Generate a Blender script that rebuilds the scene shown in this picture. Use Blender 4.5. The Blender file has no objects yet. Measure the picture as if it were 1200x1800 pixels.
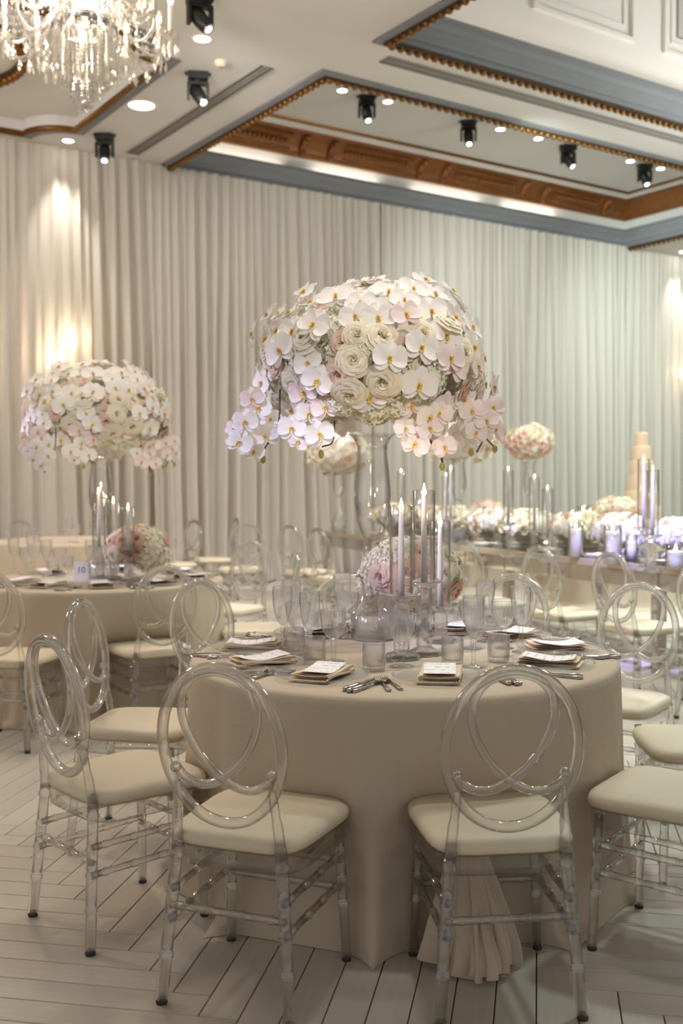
import bpy, bmesh, math, random
from math import sin, cos, pi, radians, sqrt, atan2, hypot
from mathutils import Vector, Matrix
from mathutils.geometry import tessellate_polygon

random.seed(7)
SC = bpy.context.scene
COL = SC.collection

# ------------------------------------------------------------------ camera
CAM_H = 1.40
F_PX = 1840.0
PITCH, ROLL = radians(2.0), radians(-0.3)
cd = bpy.data.cameras.new('camera')
cam = bpy.data.objects.new('camera', cd)
COL.objects.link(cam)
cd.sensor_fit = 'VERTICAL'
cd.sensor_height = 36.0
cd.sensor_width = 24.0
cd.lens = 36.0 * F_PX / 1800.0
_fw = Vector((0, cos(PITCH), -sin(PITCH)))
_up0 = Vector((0, sin(PITCH), cos(PITCH)))
_rt0 = Vector((1, 0, 0))
_rt = cos(ROLL) * _rt0 + sin(ROLL) * _up0
_up = -sin(ROLL) * _rt0 + cos(ROLL) * _up0
m3 = Matrix((_rt, _up, -_fw)).transposed()
cam.matrix_world = Matrix.Translation((0, 0, CAM_H)) @ m3.to_4x4()
cd.clip_end = 100
cd.dof.use_dof = True
cd.dof.focus_distance = 3.3
cd.dof.aperture_fstop = 2.8
SC.camera = cam

# ------------------------------------------------------------------ world, exposure
SC.view_settings.view_transform = 'Standard'
SC.view_settings.look = 'None'
SC.view_settings.exposure = 0.42
SC.view_settings.gamma = 1.0
SC.view_settings.use_curve_mapping = False
SC.cycles.max_bounces = 10
SC.cycles.diffuse_bounces = 4
SC.cycles.glossy_bounces = 4
SC.cycles.transmission_bounces = 6
SC.cycles.transparent_max_bounces = 64
SC.cycles.use_denoising = True
SC.cycles.caustics_reflective = False
SC.cycles.caustics_refractive = False
SC.cycles.sample_clamp_indirect = 4.0

world = bpy.data.worlds.new('hall ambience')
SC.world = world
world.use_nodes = True
bg = world.node_tree.nodes['Background']
bg.inputs['Color'].default_value = (1.0, 0.98, 0.96, 1)
bg.inputs['Strength'].default_value = 0.42

# room axes: W runs along the draped wall, P points at it
YAW = radians(55.73)
WV = Vector((sin(YAW), cos(YAW), 0))
PV = Vector((-cos(YAW), sin(YAW), 0))
def UV(u, v, z=0.0):
    p = WV * u + PV * v
    return Vector((p.x, p.y, z))

def spot(loc, target, power, color, angle=70, blend=0.6, size=0.15):
    d = bpy.data.lights.new('spot', 'SPOT')
    d.energy = power; d.color = color; d.spot_size = radians(angle); d.spot_blend = blend; d.shadow_soft_size = size
    o = bpy.data.objects.new('spot', d); COL.objects.link(o)
    o.location = loc
    o.rotation_euler = (Vector(target) - Vector(loc)).to_track_quat('-Z', 'Y').to_euler()
    return o
def point(loc, power, color, size=0.05):
    d = bpy.data.lights.new('point_light', 'POINT')
    d.energy = power; d.color = color; d.shadow_soft_size = size
    o = bpy.data.objects.new('point_light', d); COL.objects.link(o); o.location = loc
    return o
def area(loc, target, sx, sy, power, color, up='Y'):
    d = bpy.data.lights.new('cove_light', 'AREA')
    d.energy = power; d.color = color; d.shape = 'RECTANGLE'; d.size = sx; d.size_y = sy
    o = bpy.data.objects.new('cove_light', d); COL.objects.link(o)
    o.location = loc
    return o

WARM = (1.0, 0.84, 0.68); NEUT = (1.0, 0.95, 0.905); MINT = (0.72, 1.0, 0.93); LILAC = (0.60, 0.62, 1.0); VIOLET = (0.42, 0.40, 1.0)
# recessed ceiling downlights of the hall (wide soft beams)
for (x, y, e, c) in [(0.3, 4.2, 75, NEUT), (-2.0, 6.6, 150, WARM), (-1.0, 9.4, 280, NEUT), (1.8, 7.6, 220, NEUT), (4.0, 9.0, 760, (.78, 1.0, .96)), (1.4, 11.6, 330, NEUT),
                     (5.2, 13.4, 520, MINT), (-3.4, 9.4, 40, WARM), (2.9, 5.1, 270, (.78, 1.0, .96))]:
    spot((x, y, 5.22), (x, y, 0), e, c, 118, 0.9, 0.22)
spot((0.2, 3.3, 5.2), (0.2, 3.72, 0.8), 190, (1, .94, .90), 25, 0.7, 0.1)  # added top light to brighten the main tabletop
spot((-3.4, 0.6, 4.6), (0.28, 3.78, 1.14), 900, (.84, .80, 1.0), 9, 0.8, 0.06)
# added soft washes to brighten the drapes, no fixtures there
for u, e, c in ((1.2, 190, NEUT), (5.0, 190, NEUT), (9.0, 210, (1, .97, .95)), (13.0, 540, (.86, 1.0, .965)), (16.5, 620, (.82, 1.0, .96))):
    spot(UV(u - 5.0, 8.2, 4.9), UV(u, 12.2, 2.6), e, c, 90, 1.0, 0.4)
# added fill points outside the frame, lifting ceiling and drapes
point(UV(10.5, 5.76, 4.2), 210, (.95, 1.0, .96), .45)
point(UV(-1.2, 8.2, 4.2), 170, (1, .90, .78), .45)
# moving head beams from the rig at the left and above, plus added bouquet keys
spot((-4.6, 1.6, 4.6), (-0.36, 3.85, 1.45), 900, LILAC, 10, 0.8, 0.06)
spot((-5.6, 4.0, 4.8), (-1.95, 6.40, 1.4), 900, LILAC, 11, 0.8, 0.06)
spot((0.6, 3.6, 5.1), (2.30, 7.45, 1.0), 4600, VIOLET, 17, 0.8, 0.06)
spot((1.5, -1.6, 3.3), (.14, 4.0, 1.72), 400, (1, .93, .84), 11, 0.8, 0.08)  # added warm key from behind the camera onto the main bouquet
spot((.2, -.6, 3.6), (-1.42, 6.5, 1.70), 560, (1, .93, .84), 9, 0.8, 0.08)  # added frontal key for the bouquet on the left table
spot((3.6, 5.6, 5.1), (2.2, 12.6, 1.7), 500, (1, .95, .9), 10, 0.8, 0.08)
spot((-2.2, 7.5, 5.1), (0.9, 9.6, 0.9), 1350, (.80, .80, 1.0), 22, 0.8, 0.06)
# downlights washing the drapes
for u in (4.32, 15.45):
    spot(UV(u, 11.93, 5.27), UV(u, 12.08, 0), 150, (1, 0.93, 0.82), 60, 0.9, 0.04)

# ------------------------------------------------------------------ materials
def lin(c):
    return tuple(((x / 255.0) / 12.92 if x / 255.0 <= 0.04045 else (((x / 255.0) + 0.055) / 1.055) ** 2.4) for x in c)
def newmat(name):
    m = bpy.data.materials.new(name); m.use_nodes = True
    nt = m.node_tree; nt.nodes.clear()
    out = nt.nodes.new('ShaderNodeOutputMaterial')
    return m, nt, out
def N(nt, t, **kw):
    n = nt.nodes.new(t)
    for k, v in kw.items():
        if hasattr(n, k) and k not in ('inputs',): setattr(n, k, v)
    return n
def principled(name, col, rough=0.5, metal=0.0, spec=0.5, noise=None, bump=None, rand=0.0):
    m, nt, out = newmat(name)
    b = N(nt, 'ShaderNodeBsdfPrincipled')
    b.inputs['Base Color'].default_value = (*col, 1); b.inputs['Roughness'].default_value = rough; b.inputs['Metallic'].default_value = metal
    b.inputs['Specular IOR Level'].default_value = spec
    nt.links.new(b.outputs[0], out.inputs[0])
    if noise:
        scale, amt = noise
        tc = N(nt, 'ShaderNodeTexCoord'); nz = N(nt, 'ShaderNodeTexNoise'); nz.inputs['Scale'].default_value = scale; nz.inputs['Detail'].default_value = 5
        nt.links.new(tc.outputs['Object'], nz.inputs['Vector'])
        mx = N(nt, 'ShaderNodeMix', data_type='RGBA')
        mx.inputs[6].default_value = (*[c * (1 - amt) for c in col], 1); mx.inputs[7].default_value = (*[min(1, c * (1 + amt)) for c in col], 1)
        nt.links.new(nz.outputs[0], mx.inputs[0]); nt.links.new(mx.outputs[2], b.inputs['Base Color'])
    if rand:
        oi = N(nt, 'ShaderNodeObjectInfo'); hsv = N(nt, 'ShaderNodeHueSaturation'); mr = N(nt, 'ShaderNodeMapRange')
        mr.inputs[3].default_value = 1 - rand; mr.inputs[4].default_value = 1 + rand
        nt.links.new(oi.outputs['Random'], mr.inputs[0]); nt.links.new(mr.outputs[0], hsv.inputs['Value'])
        if b.inputs['Base Color'].is_linked:
            src = b.inputs['Base Color'].links[0].from_socket; nt.links.new(src, hsv.inputs['Color'])
        else: hsv.inputs['Color'].default_value = (*col, 1)
        nt.links.new(hsv.outputs[0], b.inputs['Base Color'])
    if bump:
        scale, st = bump
        tc = N(nt, 'ShaderNodeTexCoord'); nz = N(nt, 'ShaderNodeTexNoise'); nz.inputs['Scale'].default_value = scale; nz.inputs['Detail'].default_value = 6
        nt.links.new(tc.outputs['Object'], nz.inputs['Vector'])
        bp = N(nt, 'ShaderNodeBump'); bp.inputs['Strength'].default_value = st; bp.inputs['Distance'].default_value = 0.01
        nt.links.new(nz.outputs[0], bp.inputs['Height']); nt.links.new(bp.outputs[0], b.inputs['Normal'])
    return m
def clear(name, tint, edge, blend=0.35, gloss=0.9, rough=0.03, fmin=0.04, fmax=0.75, refr=0.0, ior=1.25, frost=0.0, gp=2.8):
    """clear acrylic / glass: see-through with darker grazing edges and sharp reflections"""
    m, nt, out = newmat(name)
    lw = N(nt, 'ShaderNodeLayerWeight'); lw.inputs['Blend'].default_value = 0.5
    fe = N(nt, 'ShaderNodeMath', operation='POWER'); fe.inputs[1].default_value = 1.0 / blend; nt.links.new(lw.outputs['Facing'], fe.inputs[0])
    fg = N(nt, 'ShaderNodeMath', operation='POWER'); fg.inputs[1].default_value = gp; nt.links.new(lw.outputs['Facing'], fg.inputs[0])
    cr = N(nt, 'ShaderNodeMix', data_type='RGBA')
    cr.inputs[6].default_value = (*tint, 1); cr.inputs[7].default_value = (*edge, 1)
    nt.links.new(fe.outputs[0], cr.inputs[0])
    tr = N(nt, 'ShaderNodeBsdfTransparent'); nt.links.new(cr.outputs[2], tr.inputs[0])
    src = tr.outputs[0]
    if refr > 0:
        rf = N(nt, 'ShaderNodeBsdfRefraction'); rf.inputs['IOR'].default_value = ior; rf.inputs['Roughness'].default_value = 0.0
        nt.links.new(cr.outputs[2], rf.inputs[0])
        ms = N(nt, 'ShaderNodeMixShader'); ms.inputs[0].default_value = refr
        nt.links.new(tr.outputs[0], ms.inputs[1]); nt.links.new(rf.outputs[0], ms.inputs[2]); src = ms.outputs[0]
    if frost > 0:
        df = N(nt, 'ShaderNodeBsdfTranslucent'); df.inputs[0].default_value = (.9, .9, .9, 1)
        d2 = N(nt, 'ShaderNodeBsdfDiffuse'); d2.inputs[0].default_value = (.9, .9, .9, 1)
        ad = N(nt, 'ShaderNodeMixShader'); ad.inputs[0].default_value = .5; nt.links.new(df.outputs[0], ad.inputs[1]); nt.links.new(d2.outputs[0], ad.inputs[2])
        ms = N(nt, 'ShaderNodeMixShader'); ms.inputs[0].default_value = frost
        nt.links.new(src, ms.inputs[1]); nt.links.new(ad.outputs[0], ms.inputs[2]); src = ms.outputs[0]
    gl = N(nt, 'ShaderNodeBsdfGlossy'); gl.inputs['Roughness'].default_value = rough; gl.inputs[0].default_value = (gloss, gloss, gloss, 1)
    mr = N(nt, 'ShaderNodeMapRange'); mr.inputs[3].default_value = fmin; mr.inputs[4].default_value = fmax
    nt.links.new(fg.outputs[0], mr.inputs[0])
    mx = N(nt, 'ShaderNodeMixShader')
    nt.links.new(mr.outputs[0], mx.inputs[0]); nt.links.new(src, mx.inputs[1]); nt.links.new(gl.outputs[0], mx.inputs[2])
    nt.links.new(mx.outputs[0], out.inputs[0])
    return m
def cloth(name, col, trans=0.15, rough=0.9, weave=0.0, see=0.0):
    m, nt, out = newmat(name)
    d = N(nt, 'ShaderNodeBsdfDiffuse'); d.inputs[0].default_value = (*col, 1)
    t = N(nt, 'ShaderNodeBsdfTranslucent'); t.inputs[0].default_value = (*col, 1)
    mx = N(nt, 'ShaderNodeMixShader'); mx.inputs[0].default_value = trans
    nt.links.new(d.outputs[0], mx.inputs[1]); nt.links.new(t.outputs[0], mx.inputs[2]); nt.links.new(mx.outputs[0], out.inputs[0])
    if see:
        tp = N(nt, 'ShaderNodeBsdfTransparent'); m2 = N(nt, 'ShaderNodeMixShader'); m2.inputs[0].default_value = see
        nt.links.new(mx.outputs[0], m2.inputs[1]); nt.links.new(tp.outputs[0], m2.inputs[2]); nt.links.new(m2.outputs[0], out.inputs[0])
    if weave:
        tc = N(nt, 'ShaderNodeTexCoord'); nz = N(nt, 'ShaderNodeTexNoise'); nz.inputs['Scale'].default_value = 9; nz.inputs['Detail'].default_value = 4
        nt.links.new(tc.outputs['Object'], nz.inputs['Vector'])
        bp = N(nt, 'ShaderNodeBump'); bp.inputs['Strength'].default_value = weave; bp.inputs['Distance'].default_value = 0.03
        nt.links.new(nz.outputs[0], bp.inputs['Height']); nt.links.new(bp.outputs[0], d.inputs['Normal'])
    return m
def emit(name, col, s):
    m, nt, out = newmat(name)
    e = N(nt, 'ShaderNodeEmission'); e.inputs[0].default_value = (*col, 1); e.inputs[1].default_value = s
    nt.links.new(e.outputs[0], out.inputs[0])
    return m

def tile_mat():
    m = principled('plank tile', lin((200, 191, 178)), 0.32, noise=(2.2, 0.10), rand=0.05)
    nt = m.node_tree
    b = [n for n in nt.nodes if n.type == 'BSDF_PRINCIPLED'][0]
    src = b.inputs['Base Color'].links[0].from_socket
    tc = N(nt, 'ShaderNodeTexCoord'); mp = N(nt, 'ShaderNodeMapping'); mp.inputs['Scale'].default_value = (3, 60, 10)
    nz = N(nt, 'ShaderNodeTexNoise'); nz.inputs['Scale'].default_value = 1.0; nz.inputs['Detail'].default_value = 6
    nt.links.new(tc.outputs['Object'], mp.inputs[0]); nt.links.new(mp.outputs[0], nz.inputs['Vector'])
    mr = N(nt, 'ShaderNodeMapRange'); mr.inputs[3].default_value = 0.88; mr.inputs[4].default_value = 1.1
    nt.links.new(nz.outputs[0], mr.inputs[0])
    hs = N(nt, 'ShaderNodeHueSaturation'); nt.links.new(src, hs.inputs['Color']); nt.links.new(mr.outputs[0], hs.inputs['Value'])
    nt.links.new(hs.outputs[0], b.inputs['Base Color'])
    return m
def menu_mat():
    """white card with faint lines of script"""
    m, nt, out = newmat('menu card print')
    b = N(nt, 'ShaderNodeBsdfPrincipled'); b.inputs['Roughness'].default_value = 0.7
    tc = N(nt, 'ShaderNodeTexCoord'); mp = N(nt, 'ShaderNodeMapping'); mp.inputs['Scale'].default_value = (60, 1, 1)
    wv = N(nt, 'ShaderNodeTexWave'); wv.inputs['Scale'].default_value = 11; wv.inputs['Distortion'].default_value = 1.0; wv.bands_direction = 'Y'; wv.inputs['Detail'].default_value = 3; wv.inputs['Detail Scale'].default_value = 9
    nt.links.new(tc.outputs['Object'], wv.inputs['Vector'])
    nz = N(nt, 'ShaderNodeTexNoise'); nz.inputs['Scale'].default_value = 70
    nt.links.new(tc.outputs['Object'], nz.inputs['Vector'])
    th = N(nt, 'ShaderNodeMath', operation='GREATER_THAN'); th.inputs[1].default_value = 0.86
    nt.links.new(wv.outputs['Fac'], th.inputs[0])
    th2 = N(nt, 'ShaderNodeMath', operation='GREATER_THAN'); th2.inputs[1].default_value = 0.5
    nt.links.new(nz.outputs[0], th2.inputs[0])
    mu = N(nt, 'ShaderNodeMath', operation='MULTIPLY'); nt.links.new(th.outputs[0], mu.inputs[0]); nt.links.new(th2.outputs[0], mu.inputs[1])
    mx = N(nt, 'ShaderNodeMix', data_type='RGBA'); mx.inputs[6].default_value = (*lin((244, 240, 238)), 1); mx.inputs[7].default_value = (*lin((196, 192, 200)), 1)
    nt.links.new(mu.outputs[0], mx.inputs[0]); nt.links.new(mx.outputs[2], b.inputs['Base Color']); nt.links.new(b.outputs[0], out.inputs[0])
    return m

M = dict(
    tile=tile_mat(),
    grout=principled('grout', lin((74, 64, 52)), 0.9),
    ceiling=principled('ceiling paint', lin((226, 222, 219)), 0.8),
    panelwhite=principled('white moulding paint', lin((236, 231, 225)), 0.6),
    greymould=principled('grey cornice paint', lin((132, 134, 138)), 0.55, noise=(3, 0.12)),
    gold=principled('antique gold', lin((128, 88, 42)), 0.42, 0.85, noise=(14, 0.35)),
    golddark=principled('dark gold rail', lin((74, 52, 30)), 0.5, 0.5, noise=(10, 0.3)),
    bronze=principled('bronze frieze', lin((150, 98, 56)), 0.5, 0.55, noise=(9, 0.3), bump=(30, 0.5)),
    wall=principled('wall plaster', lin((205, 190, 165)), 0.9),
    drape=cloth('sheer drape', lin((222, 215, 205)), 0.25, see=0.035),
    linen=cloth('champagne linen', lin((204, 188, 167)), 0.06, weave=0.25),
    napkin=cloth('napkin linen', lin((232, 214, 188)), 0.1),
    acrylic=clear('clear acrylic', (0.97, 0.967, 0.96), (0.13, 0.12, 0.11), 0.40, 1.0, 0.03, 0.07, 1.0, refr=0.45, ior=1.32),
    acrylicflat=clear('clear acrylic frame', (0.96, 0.957, 0.95), (0.62, 0.60, 0.58), 0.5, 1.0, 0.06, 0.04, 0.7),
    glass=clear('clear glass', (0.985, 0.985, 0.985), (0.24, 0.25, 0.25), 0.40, 1.0, 0.02, 0.045, 1.0),
    fluted=clear('pressed glass', (0.99, 0.99, 0.99), (0.80, 0.80, 0.81), 0.75, 1.0, 0.10, 0.03, 0.95, refr=0.25, ior=1.10, frost=0.07, gp=1.9),
    plate=clear('charger glass', (0.985, 0.985, 0.985), (0.86, 0.86, 0.86), 0.5, 1.0, 0.08, 0.03, 0.40, frost=0.12),
    crystal=clear('cut crystal', (0.985, 0.985, 0.99), (0.40, 0.40, 0.42), 0.36, 1.0, 0.02, 0.10, 1.0, refr=0.3, ior=1.2, frost=0.03),
    chcrystal=clear('chandelier crystal', (0.95, 0.93, 0.90), (0.62, 0.58, 0.52), 0.5, 1.0, 0.05, 0.25, 0.9, frost=0.22),
    cushion=principled('ivory vinyl', lin((222, 208, 182)), 0.5, noise=(6, 0.04)),
    rubber=principled('dark glide', lin((60, 54, 50)), 0.7),
    steel=principled('polished cutlery', lin((170, 164, 158)), 0.22, 1.0),
    mirror=principled('bevelled mirror', lin((205, 205, 205)), 0.06, 1.0),
    champ=principled('champagne metal', lin((200, 186, 164)), 0.3, 0.6),
    black=principled('black fixture', lin((22, 21, 21)), 0.45),
    chrome=principled('chrome', lin((190, 190, 192)), 0.12, 1.0),
    lens=emit('fixture lens', (0.75, 0.9, 1.0), 14),
    lamp=emit('downlight lamp', (1.0, 0.93, 0.82), 14),
    bulb=emit('candle bulb', (1.0, 0.82, 0.58), 22),
    wallbulb=emit('wall lamp bulb', (1.0, 0.84, 0.6), 60),
    flame=emit('flame', (1.0, 0.72, 0.36), 16),
    wax=cloth('candle wax', lin((248, 242, 236)), 0.12),
    waxgold=principled('amber candle', lin((226, 196, 150)), 0.45),
    orchid=cloth('orchid petal', lin((248, 243, 238)), 0.22),
    orchidpink=cloth('blush orchid petal', lin((244, 230, 226)), 0.22),
    lip=principled('orchid lip', lin((234, 190, 84)), 0.6, noise=(60, 0.35)),
    rosew=cloth('white rose', lin((240, 232, 214)), 0.2),
    rosec=cloth('cream rose', lin((242, 232, 208)), 0.2),
    roseb=cloth('blush rose', lin((228, 200, 184)), 0.2),
    rosep=cloth('peach rose', lin((230, 190, 166)), 0.2),
    hyd=cloth('hydrangea', lin((232, 230, 210)), 0.2),
    stem=principled('orchid stem', lin((70, 66, 40)), 0.6),
    bud=principled('orchid bud', lin((158, 150, 76)), 0.5),
    leaf=principled('leaf green', lin((92, 104, 60)), 0.5),
    card=principled('white card', lin((240, 238, 236)), 0.7),
    menu=menu_mat(),
    ink=principled('grey ink', lin((110, 106, 108)), 0.7),
    cake=principled('ivory fondant', lin((222, 196, 166)), 0.55, noise=(8, 0.08)),
    ventgrey=principled('vent blade', lin((168, 163, 158)), 0.6),
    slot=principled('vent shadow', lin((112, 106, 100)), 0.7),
    wood=principled('dark wood', lin((70, 50, 34)), 0.5, noise=(6, 0.3)),
)

# ------------------------------------------------------------------ mesh helpers
class MB:
    def __init__(s): s.v = []; s.f = []; s.mi = []; s.cur = 0
    def add(s, vs, fs):
        o = len(s.v); s.v.extend([tuple(p) for p in vs]); s.f.extend([tuple(i + o for i in f) for f in fs]); s.mi.extend([s.cur] * len(fs)); return s
    def box(s, c, d, rz=0.0, ax=None):
        x, y, z = d[0] / 2, d[1] / 2, d[2] / 2
        vs = [(-x, -y, -z), (x, -y, -z), (x, y, -z), (-x, y, -z), (-x, -y, z), (x, -y, z), (x, y, z), (-x, y, z)]
        if ax is None:
            ca, sa = cos(rz), sin(rz)
            vs = [(c[0] + p[0] * ca - p[1] * sa, c[1] + p[0] * sa + p[1] * ca, c[2] + p[2]) for p in vs]
        else:
            A, B, C = ax; c = Vector(c)
            vs = [tuple(c + A * p[0] + B * p[1] + C * p[2]) for p in vs]
        return s.add(vs, [(0, 3, 2, 1), (4, 5, 6, 7), (0, 1, 5, 4), (1, 2, 6, 5), (2, 3, 7, 6), (3, 0, 4, 7)])
    def lathe(s, prof, n=24, c=(0, 0, 0), flute=0.0, nf=0, fr=None, a0=0.0):
        vs = []; fs = []
        k = len(prof)
        for j, (r, z) in enumerate(prof):
            for i in range(n):
                a = a0 + 2 * pi * i / n
                rr = r
                if flute and (fr is None or fr[0] <= z <= fr[1]): rr = r * (1 + flute * cos(nf * a))
                vs.append((c[0] + rr * cos(a), c[1] + rr * sin(a), c[2] + z))
        for j in range(k - 1):
            for i in range(n):
                i2 = (i + 1) % n
                fs.append((j * n + i, j * n + i2, (j + 1) * n + i2, (j + 1) * n + i))
        return s.add(vs, fs)
    def disc(s, r, z, n=24, c=(0, 0, 0)):
        return s.add([(c[0] + r * cos(2 * pi * i / n), c[1] + r * sin(2 * pi * i / n), c[2] + z) for i in range(n)], [tuple(range(n))])
    def tube(s, pts, rad, n=8, closed=False, cap=True, up=None):
        pts = [Vector(p) for p in pts]; k = len(pts)
        if not hasattr(rad, '__len__'): rad = [rad] * k
        tans = []
        for i in range(k):
            a = pts[(i - 1) % k] if (closed or i > 0) else pts[i]
            b = pts[(i + 1) % k] if (closed or i < k - 1) else pts[i]
            t = (b - a); t = t.normalized() if t.length > 1e-9 else Vector((0, 0, 1)); tans.append(t)
        ref = Vector(up) if up else (Vector((0, 0, 1)) if abs(tans[0].z) < 0.9 else Vector((1, 0, 0)))
        nrm = (ref - tans[0] * ref.dot(tans[0])).normalized()
        vs = []; fs = []
        for i in range(k):
            t = tans[i]
            nrm = (nrm - t * nrm.dot(t)).normalized()
            bn = t.cross(nrm)
            for j in range(n):
                a = 2 * pi * j / n
                vs.append(tuple(pts[i] + (nrm * cos(a) + bn * sin(a)) * rad[i]))
        for i in range(k if closed else k - 1):
            i2 = (i + 1) % k
            for j in range(n):
                j2 = (j + 1) % n
                fs.append((i * n + j, i * n + j2, i2 * n + j2, i2 * n + j))
        if cap and not closed:
            fs.append(tuple(reversed(range(n)))); fs.append(tuple((k - 1) * n + j for j in range(n)))
        return s.add(vs, fs)
    def sphere(s, c, r, n=10, m=6, sc=(1, 1, 1)):
        vs = [(c[0], c[1], c[2] - r * sc[2])]; fs = []
        for j in range(1, m):
            th = -pi / 2 + pi * j / m
            for i in range(n):
                a = 2 * pi * i / n
                vs.append((c[0] + r * sc[0] * cos(th) * cos(a), c[1] + r * sc[1] * cos(th) * sin(a), c[2] + r * sc[2] * sin(th)))
        vs.append((c[0], c[1], c[2] + r * sc[2]))
        for i in range(n): fs.append((0, 1 + (i + 1) % n, 1 + i))
        for j in range(m - 2):
            for i in range(n):
                a = 1 + j * n + i; b = 1 + j * n + (i + 1) % n
                fs.append((a, b, b + n, a + n))
        top = len(vs) - 1; o = 1 + (m - 2) * n
        for i in range(n): fs.append((o + i, o + (i + 1) % n, top))
        return s.add(vs, fs)
    def octa(s, c, r, h):
        x, y, z = c
        return s.add([(x, y, z - h), (x + r, y, z), (x, y + r, z), (x - r, y, z), (x, y - r, z), (x, y, z + h)],
                     [(0, 2, 1), (0, 3, 2), (0, 4, 3), (0, 1, 4), (5, 1, 2), (5, 2, 3), (5, 3, 4), (5, 4, 1)])
    def grid(s, fn, nu, nv, wrap=False):
        vs = [fn(i / nu if not wrap else i / nu, j / nv) for j in range(nv + 1) for i in range(nu + (0 if wrap else 1))]
        w = nu + (0 if wrap else 1); fs = []
        for j in range(nv):
            for i in range(nu):
                i2 = (i + 1) % w if wrap else i + 1
                fs.append((j * w + i, j * w + i2, (j + 1) * w + i2, (j + 1) * w + i))
        return s.add(vs, fs)
    def merge(s, o, mat):
        return s.add([tuple(mat @ Vector(p)) for p in o.v], o.f)
    def mesh(s, name, mats, smooth=True):
        me = bpy.data.meshes.new(name)
        me.from_pydata(s.v, [], s.f)
        if not isinstance(mats, (list, tuple)): mats = [mats]
        for m in mats: me.materials.append(m)
        if len(mats) > 1: me.polygons.foreach_set('material_index', s.mi)
        if smooth: me.polygons.foreach_set('use_smooth', [True] * len(s.f))
        me.update()
        return me

def link(name, data, parent=None):
    o = bpy.data.objects.new(name, data); COL.objects.link(o)
    if parent: o.parent = parent
    return o
def obj(name, mb, mat, parent=None, smooth=True, mw=None):
    o = link(name, mb.mesh(name, mat, smooth), parent)
    if mw is not None: o.matrix_local = mw
    return o
def tag(o, label, cat, group=None):
    o['label'] = label; o['category'] = cat
    if group: o['group'] = group
    return o
def thing(name, label, cat, loc=(0, 0, 0), rz=0.0, group=None):
    o = bpy.data.objects.new(name, None); COL.objects.link(o)
    o.empty_display_size = 0.05
    o.location = loc; o.rotation_euler = (0, 0, rz)
    return tag(o, label, cat, group)
def struct(o): o['kind'] = 'structure'; return o
def clone(root, loc, rz=0.0, label=None, group=None, scale=None):
    def cp(o, par):
        c = o.copy(); COL.objects.link(c)
        if par: c.parent = par
        for ch in o.children: cp(ch, c)
        return c
    r = cp(root, None)
    r.location = loc; r.rotation_euler = (0, 0, rz)
    if scale: r.scale = (scale,) * 3
    if label: r['label'] = label
    if group: r['group'] = group
    return r
def smoothpath(p, sub=6, closed=False):
    p = [Vector(q) for q in p]; k = len(p); out = []
    rng = range(k) if closed else range(k - 1)
    for i in rng:
        p0 = p[(i - 1) % k] if (closed or i > 0) else p[0] * 2 - p[1]
        p1 = p[i]; p2 = p[(i + 1) % k]
        p3 = p[(i + 2) % k] if (closed or i + 2 < k) else p2 * 2 - p1
        for j in range(sub):
            t = j / sub
            out.append(0.5 * ((2 * p1) + (p2 - p0) * t + (2 * p0 - 5 * p1 + 4 * p2 - p3) * t * t + (3 * p1 - p0 - 3 * p2 + p3) * t ** 3))
    if not closed: out.append(p[-1])
    return out
def look(normal, up=(0, 0, 1), roll=0.0, loc=(0, 0, 0), s=1.0):
    """matrix whose +Z is normal and +Y leans to up"""
    z = Vector(normal).normalized(); u = Vector(up)
    y = u - z * u.dot(z)
    if y.length < 1e-3: y = Vector((0, 1, 0)) - z * z.y
    y.normalize(); x = y.cross(z)
    m = Matrix((x, y, z)).transposed().to_4x4()
    return Matrix.Translation(loc) @ m @ Matrix.Rotation(roll, 4, 'Z') @ Matrix.Scale(s, 4)

def project(p):
    d = Vector(p) - Vector((0, 0, CAM_H)); z = d.dot(_fw)
    if z < 0.05: return None
    return 600 + F_PX * d.dot(_rt) / z, 900 - F_PX * d.dot(_up) / z, z
def onplane(x, y, z):
    """world point seen at photo pixel x, y on the level z"""
    d = _fw + _rt * ((x - 600) / F_PX) - _up * ((y - 900) / F_PX)
    t = (z - CAM_H) / d.z
    return Vector((0, 0, CAM_H)) + d * t

# ================================================================== SETTING
# ---- floor: herringbone plank tiles
PA = radians(10.67)
AV = Vector((sin(PA), cos(PA), 0)); BV = Vector((cos(PA), -sin(PA), 0))
TW = 0.1078; TN = 12
A0, B0 = 2.985, -1.298
fl = MB()
fl.add([UV(-7, -5, -0.012), UV(19, -5, -0.012), UV(19, 12.62, -0.012), UV(-7, 12.62, -0.012)], [(0, 1, 2, 3)])
fl.add([UV(-7, -5, -0.1), UV(19, -5, -0.1), UV(19, 12.62, -0.1), UV(-7, 12.62, -0.1)], [(3, 2, 1, 0)])
floor = struct(obj('floor', fl, M['grout'], smooth=False))
plank = MB(); L_ = TN * TW; g = 0.0035
def plankbox(mb, mat=None):
    x, y = L_ / 2 - g / 2, TW / 2 - g / 2; b = 0.0015
    vs = [(-x, -y, -.012), (x, -y, -.012), (x, y, -.012), (-x, y, -.012), (-x, -y, -b), (x, -y, -b), (x, y, -b), (-x, y, -b),
          (-x + b, -y + b, 0), (x - b, -y + b, 0), (x - b, y - b, 0), (-x + b, y - b, 0)]
    if mat is not None: vs = [tuple(mat @ Vector(p)) for p in vs]
    mb.add(vs, [(0, 1, 5, 4), (1, 2, 6, 5), (2, 3, 7, 6), (3, 0, 4, 7), (4, 5, 9, 8), (5, 6, 10, 9), (6, 7, 11, 10), (7, 4, 8, 11), (8, 9, 10, 11)])
plankbox(plank)
plank_me = plank.mesh('plank', M['tile'], False)
cands = []
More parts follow.
